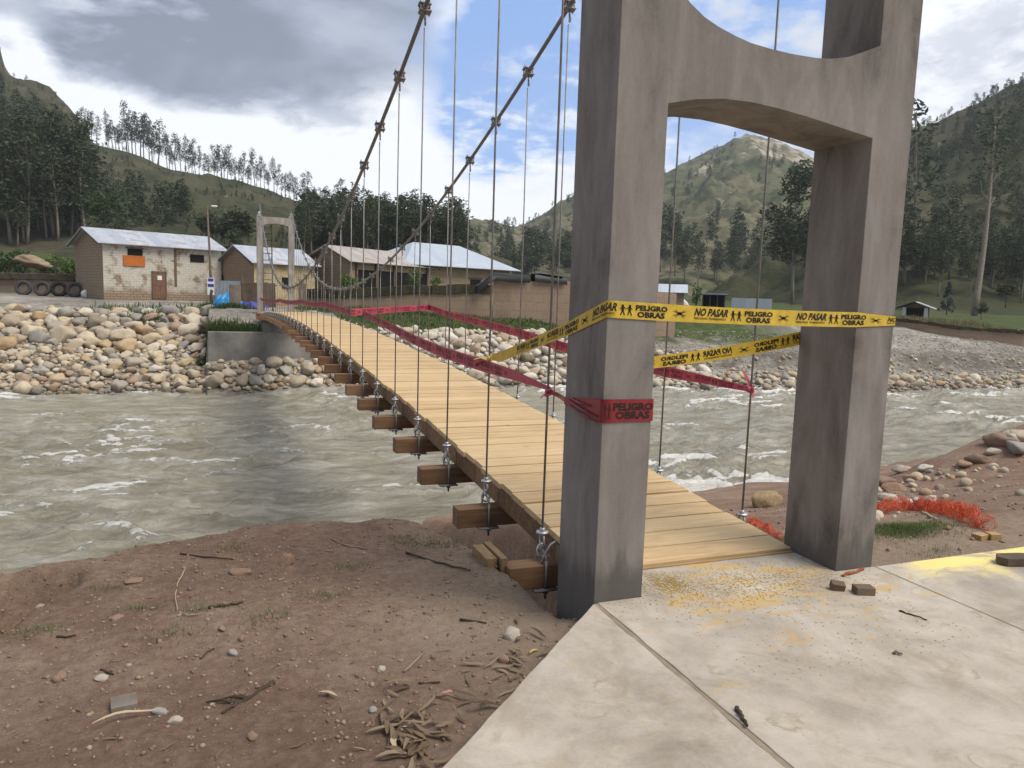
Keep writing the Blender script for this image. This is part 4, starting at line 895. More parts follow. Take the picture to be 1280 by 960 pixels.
def sheet_heap(name, c, sx, sy, h, mat, label, seed):
    m = MB(); n = 22; V = []
    for j in range(n):
        for i in range(n):
            u, v = i/(n-1)*2-1, j/(n-1)*2-1; q = max(0, 1-(abs(u)**2.4+abs(v)**2.4)); z = h*(q**.6)*(1+.5*pn(u*2.5+seed, v*2.5))+.10*h*pn(u*6, v*6+seed); V.append((c[0]+u*sx*(1+.1*pn(v*3, seed)), c[1]+v*sy, c[2]+max(z, 0)-.05))
    m.add(V, [(j*n+i, j*n+i+1, (j+1)*n+i+1, (j+1)*n+i) for j in range(n-1) for i in range(n-1)]); return tag(m.build(name, MT[mat], None, False), label, 'tarpaulin')
P = dep(285, 386, 46.5); P[2] = ground_z(P[0], P[1]); sheet_heap('tarpaulin', P, .95, .6, .72, 'bluepl', 'bright blue tarpaulin heaped beside the concrete post', 3)
P = dep(318, 388, 46); P[2] = ground_z(P[0], P[1]); sheet_heap('tarpaulin', P, .9, .6, .42, 'navy', 'low dark blue tarpaulin lying right of the concrete post', 8)
r = empty('wooden_ladder', (.42, 41.2, .2), 0, 'tall wooden ladder leaning behind the left leg of the far portal', 'ladder'); la, lb = np.array((.42, 41.3, .0)), np.array((.30, 40.3, 5.9))
for s in (0, .48): adopt(MB().tube([la+(s, 0, 0), lb+(s, 0, 0)], .035, 6).build('rail', MT['wood_old']), r)
for k in range(16): q = la+(lb-la)*(k+.7)/16.5; adopt(MB().tube([q, q+np.array((.48, 0, 0))], .024, 6).build('rung', MT['wood_old']), r)
# right side : sheds and hut
def shed(name, px_, py_, D, L, Dp, h0, h1, wm, rm, label, posts=4, back=True, rz_=0, cat='shed'):
    P, rz = placed(px_, py_, D, rz_); r = empty(name, P, rz, label, cat)
    for k in range(posts): MB().box(L*k/(posts-1)-.07, L*k/(posts-1)+.07, 0, .14, -.6, h0).build('post', MT['wood_old'] if wm != 'white' else MT['white'], r)
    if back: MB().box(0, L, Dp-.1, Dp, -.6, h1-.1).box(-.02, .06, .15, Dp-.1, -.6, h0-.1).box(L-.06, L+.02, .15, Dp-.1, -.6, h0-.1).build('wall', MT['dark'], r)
    V = [(-.4, -.5, h0), (L+.4, -.5, h0), (L+.4, Dp+.3, h1), (-.4, Dp+.3, h1)]; V += [(x, y, z+.07) for x, y, z in V]
    set_uv(MB().add(V, [(3, 2, 1, 0), (4, 5, 6, 7), (0, 1, 5, 4), (1, 2, 6, 5), (2, 3, 7, 6), (3, 0, 4, 7)]).build('roof', MT[rm], r)); return r
shed('open_shed', 878, 383, 92, 2.6, 2.0, 1.4, 1.6, 'w', 'plastic', 'dark open shed on posts at the edge of the wood, seen through the portal')
P, rz = placed(914, 384, 92, 0); o = empty('sheet_wall', P, rz, 'pale blue metal sheet wall right of the dark open shed', 'fence')
set_uv(MB().box(0, 4.7, 0, .06, -.6, 1.15).build('sheeting', MT['tinblue'], o)); [MB().box(x, x+.1, .07, .17, -.6, 1.3).build('post', MT['wood_old'], o) for x in (0, 2.3, 4.6)]
P, rz = placed(850, 384, 92, 0); o = empty('covered_stack', P, rz, 'white sheet covered stack left of the dark open shed', 'stack')
lump('cover', (1.15, .8, 1.0), 21, MT['white'], 3, .3, 1.4, o, .5); MB().box(-.9, .9, -.6, .6, -.6, .3).build('pallet', MT['wood_old'], o)
P, rz = placed(826, 384, 88, 0); house('adobe_house', P, rz, 2.6, 3.5, 1.9, 2.7, 'adobe', 'tinblue', 'small brown outbuilding with a bluish tin roof just right of the left column', .4)
P, rz = placed(1127, 398, 76, -8); hut = empty('hut', P, rz, 'dark gabled shelter with two white posts above the earth wall', 'hut')
hut.scale = (.76, .76, .64)
for x in (0, 2.55): MB().box(x, x+.42, 0, .4, -.5, 1.75).build('post', MT['white'], hut, bevel=.02)
MB().box(.1, 2.9, 2.2, 2.3, -.5, 1.8).box(.05, .15, .45, 2.2, -.5, 1.7).box(2.75, 2.85, .45, 2.2, -.5, 1.7).build('wall', MT['wood_old'], hut)
for s in (0, 1):
    V = [(-.75, -.5, 1.62), (1.5, -.5, 2.62), (1.5, 2.6, 2.62), (-.75, 2.6, 1.62)]
    if s: V = [(3.0-x, y, z) for x, y, z in V]
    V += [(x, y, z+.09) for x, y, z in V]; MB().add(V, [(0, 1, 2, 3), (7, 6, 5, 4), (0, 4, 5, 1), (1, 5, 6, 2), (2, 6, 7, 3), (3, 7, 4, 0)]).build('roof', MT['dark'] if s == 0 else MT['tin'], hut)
MB().add([(-.3, .0, 1.76), (3.3, .0, 1.76), (1.5, .0, 2.55), (-.3, .08, 1.76), (3.3, .08, 1.76), (1.5, .08, 2.55)], [(0, 1, 2), (5, 4, 3), (0, 3, 4, 1), (1, 4, 5, 2), (2, 5, 3, 0)]).build('gable_board', MT['wood_old'], hut)
set_uv_roofs = [set_uv(o) for o in hut.children if o.name.startswith('roof')]

# ================================================================== ROCKS
rockP = []
for k in range(9):
    o = lump('boulder', (1., .8+.15*rng.random(), .62+.2*rng.random()), 30+k, MT['rock'], 3, .32, 1.2, cuts=(0, 3, 5, 2, 6, 4, 7, 1, 5)[k]); rockP.append(o.data); bpy.data.objects.remove(o)
for k in range(4):
    me = rockP[k].copy(); me.materials.clear(); me.materials.append(MT['rockw']); rockP.append(me)
def ico_arrays(sub, seed, amp=.32, sz=(1, .85, .7)):
    o = lump('tmp', sz, seed, MT['rock'], sub, amp, 1.1, cuts=seed % 4+1); V = np.array([v.co[:] for v in o.data.vertices]); Fc = np.array([p.vertices[:] for p in o.data.polygons]); bpy.data.objects.remove(o); return V, Fc
lowR = [ico_arrays(2, 60+k) for k in range(4)]; tinyR = [ico_arrays(1, 70+k) for k in range(4)]
def rot_z(a): c, s = np.cos(a), np.sin(a); return np.array([[c, -s, 0], [s, c, 0], [0, 0, 1]])
def merged(name, items, protos_, mat):
    Vs = []; Fs = []; k = 0
    for (x, y, z, r_) in items:
        V, Fc = protos_[int(rng.integers(len(protos_)))]; e1 = rng.normal(size=3)*.35; Rm = rot_z(rng.random()*6.28)@np.array(Matrix.Rotation(e1[0], 3, 'X'))
        Vs.append(V@Rm.T*r_*(.8+.4*rng.random(3))+np.array((x, y, z))); Fs.append(Fc+k); k += len(V)
    o = mesh_obj(name, np.concatenate(Vs), np.concatenate(Fs), mat, None, True); o['kind'] = 'stuff'; return o
class Pack:
    def __init__(s, c=1.0): s.g = {}; s.c = c
    def ok(s, x, y, r_, tight):
        i, j = int(x//s.c), int(y//s.c)
        for a in range(i-1, i+2):
            for b in range(j-1, j+2):
                for (X, Y, R_) in s.g.get((a, b), ()):
                    if (X-x)**2+(Y-y)**2 < (tight*(R_+r_))**2: return False
        s.g.setdefault((i, j), []).append((x, y, r_)); return True
pk = Pack(1.6); BL = []
def strew(n, x0, x1, t0, t1, r0, r1, pw, group, tight=.72, sink=.25, pale=0):
    for _ in range(n):
        x = rng.uniform(x0, x1); tt = rng.uniform(t0, t1); y = edge_far(x)+tt; r_ = r0+(r1-r0)*rng.random()**pw
        if -2.52 < x < 4.6 and y > 37.0: continue
        if not pk.ok(x, y, r_, tight): continue
        z = float(ground_z(x, y, False)); u, v, D = proj((x, y, z))
        BL.append((r_/D, x, y, z+r_*(.62-sink), r_, group, pale, u, v, D))
strew(900, -15, -2.3, 5.0, 9.6, .34, .66, 1.3, 0, sink=.34)
strew(1500, -15, -2.2, 3.5, 10.0, .15, .38, 1.2, 0)
strew(1800, -15, -1.5, .0, 5.2, .16, .42, 1.6, 0)
strew(900, -3.2, 5.0, .0, 2.7, .16, .46, 1.4, 1)
strew(1500, 4.2, 27, .2, 6.0, .25, .52, 1.4, 2, pale=1, tight=.66); strew(3200, 4.2, 27, -.2, 6.3, .14, .3, 1.3, 2, pale=1)
strew(1100, 23, 58, -.2, 3.6, .16, .42, 2.2, 3); strew(160, 23, 58, 3.4, 6.0, .10, .24, 1.8, 3)
labs = [('rounded tan boulder in the heap of river stones left of the far concrete wall', 'boulders left of the far concrete wall'), ('river boulder at the foot of the far concrete wall under the bridge end', 'boulders at the foot of the concrete wall'),
        ('pale rounded boulder on the far bank between the bridge deck and the grass strip', 'pale boulders right of the deck'), ('small boulder along the far waterline below the grey gravel bar', 'stones below the gravel bar')]
BL.sort(key=lambda b: -b[0]); nb = 0; rest = []
for (a, x, y, z, r_, gi, pale, u, v, D) in BL:
    if nb < 285 and -10 < u < 1290 and v < 500:
        k = int(rng.integers(4))+9 if pale and rng.random() < .65 else int(rng.integers(9))
        o = bpy.data.objects.new('boulder', rockP[k]); COL.objects.link(o); o.location = (x, y, z); o.rotation_euler = (rng.normal()*.25, rng.normal()*.25, rng.random()*6.28); q = r_*np.array((1+.25*rng.random(), 1, .85+.3*rng.random())); o.scale = q
        tag(o, labs[gi][0], 'boulder', labs[gi][1]); nb += 1
    else: rest.append((x, y, z, r_, gi))
merged('river_stones', [q[:4] for q in rest if q[4] != 2], lowR, MT['rock']); merged('river_stones', [q[:4] for q in rest if q[4] == 2], lowR, MT['rockw'])
sm = []
def tiny(n, x0, x1, t0, t1, r0, r1):
    for _ in range(n):
        x = rng.uniform(x0, x1); y = edge_far(x)+rng.uniform(t0, t1)
        if -2.6 < x < 4.5 and y > 37.: continue
        r_ = r0+(r1-r0)*rng.random()**2; sm.append((x, y, float(ground_z(x, y)+r_*.3), r_))
tiny(3500, -15, 5, -.2, 9.8, .06, .17); tiny(1800, 4, 24, -.3, 6.2, .06, .15); merged('bank_gravel', sm, tinyR, MT['rock']); sm = []
tiny(1600, 20, 60, -.3, 4.5, .05, .15); tiny(5500, 20, 62, 3.5, 13.8, .03, .085)
merged('bar_gravel', sm, tinyR, MT['gravelst'])

# ================================================================== VEGETATION
def cards(C, size, ar, droop, rg, up=.35):
    """quads (leaf sprays) at the points C; returns V, F"""
    n = len(C); a = rg.normal(size=(n, 3)); a[:, 2] = a[:, 2]*up-droop; a /= np.linalg.norm(a, axis=1)[:, None]
    b = np.cross(a, rg.normal(size=(n, 3))); b /= np.linalg.norm(b, axis=1)[:, None]+1e-9
    s = size*(.6+.8*rg.random(n))[:, None]; a = a*s*.5; b = b*s*ar*.5
    V = np.stack([C-a, C+b*1.0, C+a, C-b], 1).reshape(-1, 3); return V, np.arange(n*4).reshape(n, 4)
def crown_pts(kind, H, rg, n):
    """clustered points of a crown for a tree of height H"""
    P = []
    if kind == 'euc':
        nb = 15+int(6*rg.random()); c = []
        for i in range(nb):
            q = .36+.64*(i+rg.random())/nb; r_ = H*(.088*math.sin(math.pi*min(1, (q-.22)/.80))**.8+.02)*(.35+.9*rg.random()); th = rg.random()*6.28
            c.append((r_*math.cos(th), r_*math.sin(th), q*H, H*(.055+.035*rg.random())*(1.15-.45*q)))
        c.append((0, 0, H*.97, H*.03))
    elif kind == 'round':
        c = []
        for i in range(26):
            th = rg.random()*6.28; ph = math.acos(1-1.7*rg.random()); R_ = H*.32*(.45+.6*rg.random()); c.append((R_*math.sin(ph)*math.cos(th), R_*math.sin(ph)*math.sin(th), H*.60+R_*1.15*math.cos(ph), H*(.07+.05*rg.random())))
    elif kind == 'big':
        c = []
        for i in range(36):
            q = .34+.66*rg.random(); R_ = H*.22*(math.sin(math.pi*(q-.25)/.78)**.7)*(.3+.8*rg.random()); th = rg.random()*6.28; c.append((R_*math.cos(th), R_*math.sin(th), q*H, H*(.045+.04*rg.random())))
    elif kind == 'cone':
        c = []
        for i in range(44):
            q = .06+.94*rg.random()**1.1; R_ = H*.30*(1-q)*(.5+.6*rg.random()); th = rg.random()*6.28; c.append((R_*math.cos(th), R_*math.sin(th), q*H, H*.045))
    else:
        c = []
        for i in range(18):
            th = rg.random()*6.28; R_ = H*.55*rg.random()**.6; c.append((R_*math.cos(th), R_*math.sin(th), H*(.2+.7*rg.random()*(1-.4*R_/(H*.6))), H*(.12+.08*rg.random())))
    c = np.array(c); w_ = c[:, 3]**2; k = rg.choice(len(c), n, p=w_/w_.sum()); g_ = rg.normal(size=(n, 3)); g_ *= (.35+.75*rg.random(n)**.6)[:, None]/np.linalg.norm(g_, axis=1)[:, None]
    return c[k, :3]+g_*c[k, 3:4]*np.array((1.15, 1.15, 1.25)), c
def tree_proto(kind, H, seed, n, size, ar=.45, droop=.4, leaf='euc', bark='bark', lean=.03, trunk_to=.97, r0=.016):
    rg = np.random.default_rng(seed); P, c = crown_pts(kind, H, rg, n); V, Fc = cards(P, size, ar, droop, rg)
    cm = bpy.data.meshes.new('crown'); o = mesh_obj('crown', V, Fc, MT[leaf]); cm = o.data; bpy.data.objects.remove(o)
    m = MB(); pts = [(H*lean*math.sin(2.5*q+seed), H*lean*math.cos(3*q+seed), -H*.03+q*H*trunk_to) for q in np.linspace(0, 1, 7)]; m.tube(pts, [H*r0*(1-.82*q)+.01 for q in np.linspace(0, 1, 7)], 7)
    for i in range(0, len(c), 2):
        z = max(.2*H, c[i, 2]-.14*H); q = min(1, max(0, z/(H*trunk_to))); b0 = np.array([np.interp(q, np.linspace(0, 1, 7), [p[k] for p in pts]) for k in range(3)])
        m.tube([b0, (b0+c[i, :3])/2+np.array((0, 0, -.01*H)), c[i, :3]], [H*r0*.35, H*r0*.22, H*r0*.1], 5)
    o = m.build('trunk', MT[bark], None, True); tm = o.data; bpy.data.objects.remove(o)
    return cm, tm, H
def plant_tree(pr, P, h, label, group=None, name='eucalyptus_tree', cat='tree', sx=1.):
    r = empty(name, P, rng.random()*6.28, label, cat, group); k = h/pr[2]; r.scale = (k*sx, k*sx, k)
    for nm, me in (('crown', pr[0]), ('trunk', pr[1])): o = bpy.data.objects.new(nm, me); COL.objects.link(o); o.parent = r
    return r
EU = [tree_proto('euc', 20, 100+k, 560, .85, .40, .6, r0=.012) for k in range(9)]
EF = [tree_proto('euc', 20, 120+k, 1300, .66, .5, .35, 'eucd', 'bark', .02, .95, .013) for k in range(5)]
RD = [tree_proto('round', 9, 140+k, 1100, .62, .55, .25, 'eucd', 'barkd') for k in range(3)]
BG = tree_proto('big', 24, 150, 5200, .75, .45, .4, 'eucd', 'bark', .02, .9, .014)
ntree = 0
def along(at, xs, v, hpx, protos_, label, group, jit=.02):
    """trees on a hill; hpx = height seen in the photo, turned into metres by the distance"""
    global ntree
    for x in xs:
        P = at(x, v+rng.uniform(-jit, jit)); D = proj(P)[2]; h = hpx*(.58+.72*rng.random())*D/FPX; r = plant_tree(protos_[int(rng.integers(len(protos_)))], P, h, label, group, sx=.8+.5*rng.random()); r.rotation_euler[0] = rng.normal()*.035; r.rotation_euler[1] = rng.normal()*.035; ntree += 1
lab_r = 'tall slim eucalyptus standing in the row along the left skyline ridge'; grp_r = 'eucalyptus row on the left ridge'
along(at_ridge, [103, 107, 113, 117, 122], .985, 36, EU, lab_r, grp_r)
along(at_ridge, [133, 137, 141, 146, 150, 153, 157, 161, 166, 170, 178, 182, 185, 189, 192, 196, 200], .995, 47, EU, lab_r, grp_r)
along(at_ridge, [208, 212, 216, 221, 225, 230, 236, 241, 246, 250, 256, 262, 267, 271, 276, 280, 285, 290, 294, 299, 304, 309, 313, 318, 322, 327, 332, 337, 342, 347, 352, 357, 362, 367], .998, 38, EU, lab_r, grp_r)
along(at_ridge, [372, 379, 386, 393, 400, 407, 412, 418], .99, 42, EU, lab_r, grp_r)
along(at_ridge, list(np.linspace(426, 484, 13)), .97, 40, EU, 'eucalyptus in the denser clump at the right end of the left ridge', 'eucalyptus clump at the ridge end', .05)
along(at_ridge, [500, 508, 514, 520, 526, 531], .96, 40, EU, 'tall dark tree against the sky above the pale blue roof', 'trees above the blue roof', .03)
# wood on the slope behind the houses and on the steep hill : the front rows as trees, the rest as one mass
rear = []
def slope_wood(at, x0, x1, v0, v1, n, hm, front, label, group, protos_=EF, cond=None):
    global ntree
    Q = []
    for _ in range(n):
        x = rng.uniform(x0, x1); v = rng.uniform(v0, v1)
        if cond is not None and not cond(x, v): continue
        P = at(x, v); Q.append((proj(P)[2], tuple(P)))
    Q.sort()
    for i, (D, P) in enumerate(Q):
        h = hm*(.65+.6*rng.random())
        if i < front: plant_tree(protos_[int(rng.integers(len(protos_)))], P, h, label, group, sx=.9+.5*rng.random()); ntree += 1
        else: rear.append((P, h))
slope_wood(at_left, -130, 118, .0, .05, 60, 19, 60, 'tall eucalyptus with bare pale trunk at the front of the dark wood on the left', 'front trees of the left wood')
slope_wood(at_left, -150, 112, .03, .60, 430, 11, 0, '', '', cond=lambda x, v: v < .58-.0016*max(x-10, 0)-.12*rng.random())
slope_wood(at_left, -150, 100, .45, .97, 90, 3, 0, '', '')
slope_wood(at_ridge, 375, 575, .02, .30, 130, 11, 36, 'dark slender tree in the wood behind the houses with metal roofs', 'trees behind the houses')
slope_wood(at_ridge, 380, 575, .25, .86, 190, 7.5, 0, '', '')
slope_wood(at_ridge, 255, 300, .02, .10, 8, 7, 8, 'rounded dark tree between the whitewashed house and the hillside', 'rounded trees behind the whitewashed house', RD)
slope_wood(at_ridge, 130, 240, .05, .34, 34, 9, 0, '', '')
slope_wood(at_ridge, 60, 420, .08, .97, 420, 2.4, 0, '', '', cond=lambda x, v: fbm(x*.03, v*7, 3, 75) > -.15)
slope_wood(at_mid, 540, 780, .0, .30, 70, 10, 20, 'bushy dark tree in the valley beyond the pale blue roof', 'valley trees beyond the blue roof', RD)
slope_wood(at_mid, 540, 780, .15, .85, 110, 9, 0, '', '')
slope_wood(at_mount, 600, 1010, .0, .12, 100, 15, 40, 'dark tree in the wooded valley floor seen through the portal', 'valley wood seen through the portal')
slope_wood(at_mount, 690, 1010, .04, .62, 260, 9, 0, '', '', cond=lambda x, v: fbm(x*.03, v*9, 3, 70) > .02 and not (895 < x < 1010 and .08 < v < .36))
slope_wood(at_mount, 620, 930, .55, .99, 110, 7, 0, '', '')
slope_wood(at_right, 1075, 1330, .0, .10, 34, 12, 34, 'slender tree at the foot of the wooded hillside on the right', 'trees at the foot of the right hill')
slope_wood(at_right, 1010, 1330, .04, .96, 520, 6.5, 0, '', '', cond=lambda x, v: not (1110 < x < 1185 and .08 < v < .40 and rng.random() < .85))
FT = []
for k in range(4):
    rg = np.random.default_rng(160+k); P, _ = crown_pts('euc', 20, rg, 420); FT.append(cards(P, 1.05, .5, .25, rg))
Vs = []; Fs = []; k = 0
for P, h in rear:
    V, Fc = FT[int(rng.integers(4))]; q = h/20; th = rng.random()*6.28; Vs.append((V*np.array((q*1.25, q*1.25, q)))@rot_z(th).T+np.array(P)-np.array((0, 0, h*.12))); Fs.append(Fc+k); k += len(V)
o = mesh_obj('distant_woods', np.concatenate(Vs), np.concatenate(Fs), MT['eucd']); o['kind'] = 'stuff'
# single trees
def ground_at(P): P = np.array(P, float); P[2] = ground_z(P[0], P[1], False); return P
plant_tree(BG, dep(989, 378, 135), 23.5, 'big dark leafy tree with a forked trunk just left of the right column', None, 'leafy_tree')
plant_tree(EU[2], dep(1133, 330, 150), 31, 'tree whose tip peeks out right of the right column near the skyline', None)
plant_tree(RD[0], dep(132, 300, 84), 6.0, 'light green bushy tree behind the whitewashed house', None, 'bushy_tree', sx=1.15).children[0].data = tree_proto('round', 9, 171, 1500, .42, .6, .2, 'leafm', 'barkd')[0]
CO = tree_proto('cone', 6, 180, 1500, .32, .4, .1, 'leafb', 'barkd', 0., .95)
plant_tree(CO, dep(1183, 392, 80), 3.3, 'small blue green conifer right of the gabled shelter', None, 'conifer_tree')
plant_tree(RD[1], dep(1258, 384, 92), 3.6, 'round dark bush at the right edge beyond the earth wall', None, 'round_bush', 'bush', 1.1)
plant_tree(RD[2], dep(1226, 399, 70), 1.6, 'small dark shrub at the foot of the bare pale trunk', None, 'round_bush', 'bush', 1.1)
# bare tall trunk with a tuft on top
B0, B1 = dep(1218, 392, 100), dep(1246, 158, 102); r = empty('bare_tree', B0, 0, 'tall bare pale trunk with a sparse tuft on top on the right', 'tree'); pts = [B0+(B1-B0)*q+np.array((.35*math.sin(4*q), 0, 0)) for q in np.linspace(-.02, 1, 9)]
tb = MB().tube(pts, [.42*(1-.78*q) for q in np.linspace(0, 1, 9)], 9)
for q, dx, dz in ((.55, 1.6, 1.8), (.60, -1.5, 2.6), (.68, 1.9, 2.6), (.75, -2.0, 2.2), (.80, 1.5, 2.4), (.30, .9, .5), (.86, -1.2, 2.2)):
    p = B0+(B1-B0)*q; tb.tube([p, p+np.array((dx*.6, .3, dz*.35)), p+np.array((dx, .2, dz))], [.10, .07, .03], 5)
adopt(tb.build('trunk', MT['bark'], None, True), r)
rg = np.random.default_rng(5); C_ = np.concatenate([B0+(B1-B0)*q+rg.normal(size=(160, 3))*np.array((1.3, 1.3, 1.6)) for q in (.80, .88, .95, 1.02)]); adopt(mesh_obj('crown', *cards(C_, .6, .4, .4, rg), MT['eucd']), r)
# shrubs and grasses
def shrub(P, h, wd, leaf, label, n=700, size=.16, name='shrub', seed=1):
    rg = np.random.default_rng(seed); c, _ = crown_pts('bush', 1, rg, n); c = c*np.array((wd, wd, h)); r = empty(name, P, 0, label, 'shrub')
    mesh_obj('foliage', *cards(c, size, .5, .0, rg, .8), MT[leaf], r); m = MB()
    for k in range(7): q = c[int(rg.integers(n))]; m.tube([(0, 0, -.1), tuple(q*.5+np.array((0, 0, .05))), tuple(q)], [.03, .02, .008], 5)
    m.build('stem', MT['barkd'], r); return r
P = ground_at(dep(12, 345, 60)); P[2] += .6; shrub(P, 2.6, 2.3, 'leafm', 'large dark shrub at the far left above the adobe wall', 1500, .24, seed=2)
P = ground_at(dep(88, 345, 58)); P[2] += .6; shrub(P, 2.3, 1.2, 'leafl', 'bright green shrub above the tyres, beside the whitewashed house', 1000, .2, seed=3)
P = ground_at(dep(112, 346, 57)); P[2] += .5; shrub(P, 1.5, .9, 'leafm', 'smaller green shrub against the gable of the whitewashed house', 700, .18, seed=4)
P = ground_at(dep(437, 372, 53)); P[2] = dep(437, 362, 53)[2]; shrub(P, 1.3, 1.0, 'leafl', 'light green shrub over the wall in front of the dark porch', 700, .15, seed=5)
P = dep(517, 358, 53); shrub(P, 1.5, .8, 'leafl', 'light green shrub at the corner of the pale blue roofed house', 600, .15, seed=6)
P = dep(545, 358, 53); shrub(P, .8, .8, 'leafl', 'low green shrub on the mossy wall below the brown house', 400, .14, seed=7)
P = ground_at(dep(283, 372, 56)); shrub(P, 3.0, .9, 'leafm', 'leafy shrub in the gap between the whitewashed and the ochre house', 700, .22, seed=8)
P = ground_at(dep(870, 380, 90)); shrub(P, 3.2, .9, 'leafl', 'light green sapling left of the dark open shed', 500, .25, seed=9)
lump_ = lump('stone_block', (1.3, .7, .42), 51, MT['adobe_lump'], 3, .42, 1.6); P = dep(42, 328, 57); lump_.location = P; lump_.rotation_euler = (0, .22, 0); tag(lump_, 'long pale boulder lying on the bank above the adobe wall', 'boulder')
def grass(name, pts, h, mat, lean=.35, w_=.25, kind='stuff', label=None):
    pts = np.asarray(pts); n = len(pts); th = rng.random(n)*6.28; hh = h*(.5+rng.random(n)); d = np.stack([np.cos(th), np.sin(th), 0*th], 1); tip = pts+d*(hh*lean*rng.random(n))[:, None]+np.array((0, 0, 1.))*hh[:, None]
    s = np.stack([-np.sin(th), np.cos(th), 0*th], 1)*(h*w_*.5); V = np.stack([pts-s, pts+s, tip+s*.2, tip-s*.2], 1).reshape(-1, 3)
    o = mesh_obj(name, V, np.arange(n*4).reshape(n, 4), MT[mat]); tag(o, label, None, None, kind); return o
def scat(n, f_, dz=-.02): P = np.array([f_() for _ in range(n)]); z = ground_z(P[:, 0], P[:, 1]); return np.c_[P, z+dz]
grass('grass', np.concatenate([scat(2600, lambda: (rng.uniform(-3.0, .1), 37.85+abs(rng.normal())*.35)), scat(700, lambda: (-1.2+rng.normal()*.55, 43.2+rng.normal()*.3)), scat(500, lambda: (-5.6+rng.normal()*.5, 44.2+rng.normal()*.4)), scat(600, lambda: (rng.uniform(-9, -2), 46+rng.normal()*1.2)),
                             scat(250, lambda: (-2.4+rng.normal()*.3, 48.4+rng.normal()*.2))]), .26, 'grassb', .6, .22)
def midband():
    x = rng.uniform(2.4, 24); return x, edge_far(x)+6.2+rng.random()**.8*6
grass('grass', scat(9000, midband), .16, 'grassb', .6, .35)
q0, q1 = dep(1092, 393, 68.5), dep(1340, 416, 62.5)
def terr(): a = rng.random(); b = q0+(q1-q0)*a; return b[0]+.8, b[1]+.6+rng.random()*5
grass('dry_grass', scat(6000, terr, .05), .5, 'strawb', .5, .12)
grass('grass', np.concatenate([scat(9000, lambda: tuple(GPC[:2]+rng.normal(size=2)*np.array((.24, .12)))), scat(300, lambda: tuple(np.array((3.0, .42))+rng.normal(size=2)*np.array((.12, .06))))]), .032, 'grassn', 1.5, .16)
tufts = [(-2.25, 1.05), (-1.95, .85), (-1.3, .9), (-1.62, .62), (-.45, 1.75), (-.30, 1.7), (-2.7, .8), (-1.05, 1.45), (-.6, 1.9), (-1.75, 2.0), (-2.1, .55), (-2.5, 1.5), (-.05, 1.75), (-.02, 1.55)]
grass('grass', np.concatenate([scat(150, lambda c=c: tuple(np.array(c)+rng.normal(size=2)*np.array((.075, .045)))) for c in tufts]), .036, 'grassn', 1.6, .16)
print('TREES', ntree, 'rear', len(rear))

# ================================================================== NEAR GROUND : stones, timber, net, litter
_T = np.cumsum(.02+.0045*np.cumsum(np.full(1200, .03)))
def hit(x, y, lift=0.):
    d = ray(x, y); d = d/np.linalg.norm(d); P = CAM+d*_T[:, None]; k = int(np.argmax(P[:, 2] < ground_z(P[:, 0], P[:, 1])+lift))
    tt = np.linspace(_T[max(k-1, 0)], _T[k], 12); P = CAM+d*tt[:, None]; k = int(np.argmax(P[:, 2] < ground_z(P[:, 0], P[:, 1])+lift)); return P[k], tt[k]
stone_meshes = {}
def stone(px_, py_, rpx, label, mat='rock', flat_=.6, k=0, asp=1., rz_=None, cat='stone', name='stone', tint=None):
    p, D = hit(px_, py_); r_ = rpx*D/FPX; o = lump(name, (1, .8, flat_), 200+k*3+int(px_) % 7, MT[mat], 3, .30, 1.4, cuts=4); o.scale = (r_*asp, r_, r_); o.location = p+np.array((0, 0, r_*flat_*.35)); o.rotation_euler = (0, 0, rng.random()*6.28 if rz_ is None else rz_)
    return tag(o, label, cat)
MT['stone_w'] = M('white_stone', [(.36, .31, .25), (.54, .48, .40)], 9, .9, .5); MT['stone_b'] = M('brown_stone', [(.20, .13, .09), (.28, .19, .14)], 9, .8, .3); MT['stone_g'] = M('grey_stone', [(.24, .225, .205), (.34, .325, .30)], 9, .8, .3)
MT['board_g'] = M('grey_board', [(.13, .105, .085), (.23, .195, .16)], 6, .9, .5)
MT['stone_t'] = M('tan_crumbly_stone', [(.30, .17, .11), (.52, .36, .25)], 7, .9, .7, .03)
stone(640, 797, 13, 'angular whitish stone near the slab edge by the left column', 'stone_w', .6, 1, 1.1)
stone(629, 826, 8, 'smooth brown oval stone close to the sloping slab edge', 'stone_b', .75, 2, 1.2)
stone(476, 838, 6, 'small pale pebble on the soil left of the leaf litter', 'stone_w', .7, 3); stone(291, 818, 6.5, 'small light grey oval pebble in the middle of the soil', 'stone_g', .6, 4, 1.2)
stone(357, 704, 10, 'crumbly tan and orange rock near the crest of the soil bank', 'stone_t', .8, 5); stone(363, 697, 4, 'tiny grey pebble behind the crumbly tan rock', 'stone_g', .7, 6)
stone(300, 716, 11, 'flat pinkish stone left of the crumbly tan rock', 'stone_t', .3, 7, 1.3); stone(167, 727, 9, 'flat pinkish stone near the river edge of the soil', 'stone_t', .3, 8, 1.3)
stone(146, 774, 7, 'dark flat stone near the left edge of the soil bank', 'stone_b', .5, 9, 1.3); stone(302, 800, 5, 'tan round pebble just above the light grey oval pebble', 'stone_t', .7, 10)
stone(278, 787, 5, 'brown pebble left of the tan round pebble', 'stone_b', .7, 11); stone(200, 891, 8, 'pale stone right of the square board offcut', 'stone_g', .5, 12, 1.3); stone(219, 903, 8, 'whitish lump just below the curved dry strip', 'stone_w', .6, 13)
stone(316, 923, 7, 'rounded tan pebble in the bottom left soil', 'stone_t', .6, 14, 1.2); stone(73, 848, 9, 'pale crumbly clod among twigs on the left', 'stone_t', .5, 15); stone(127, 850, 7, 'pale chunk beside the short dark twig on the left', 'stone_w', .6, 16)
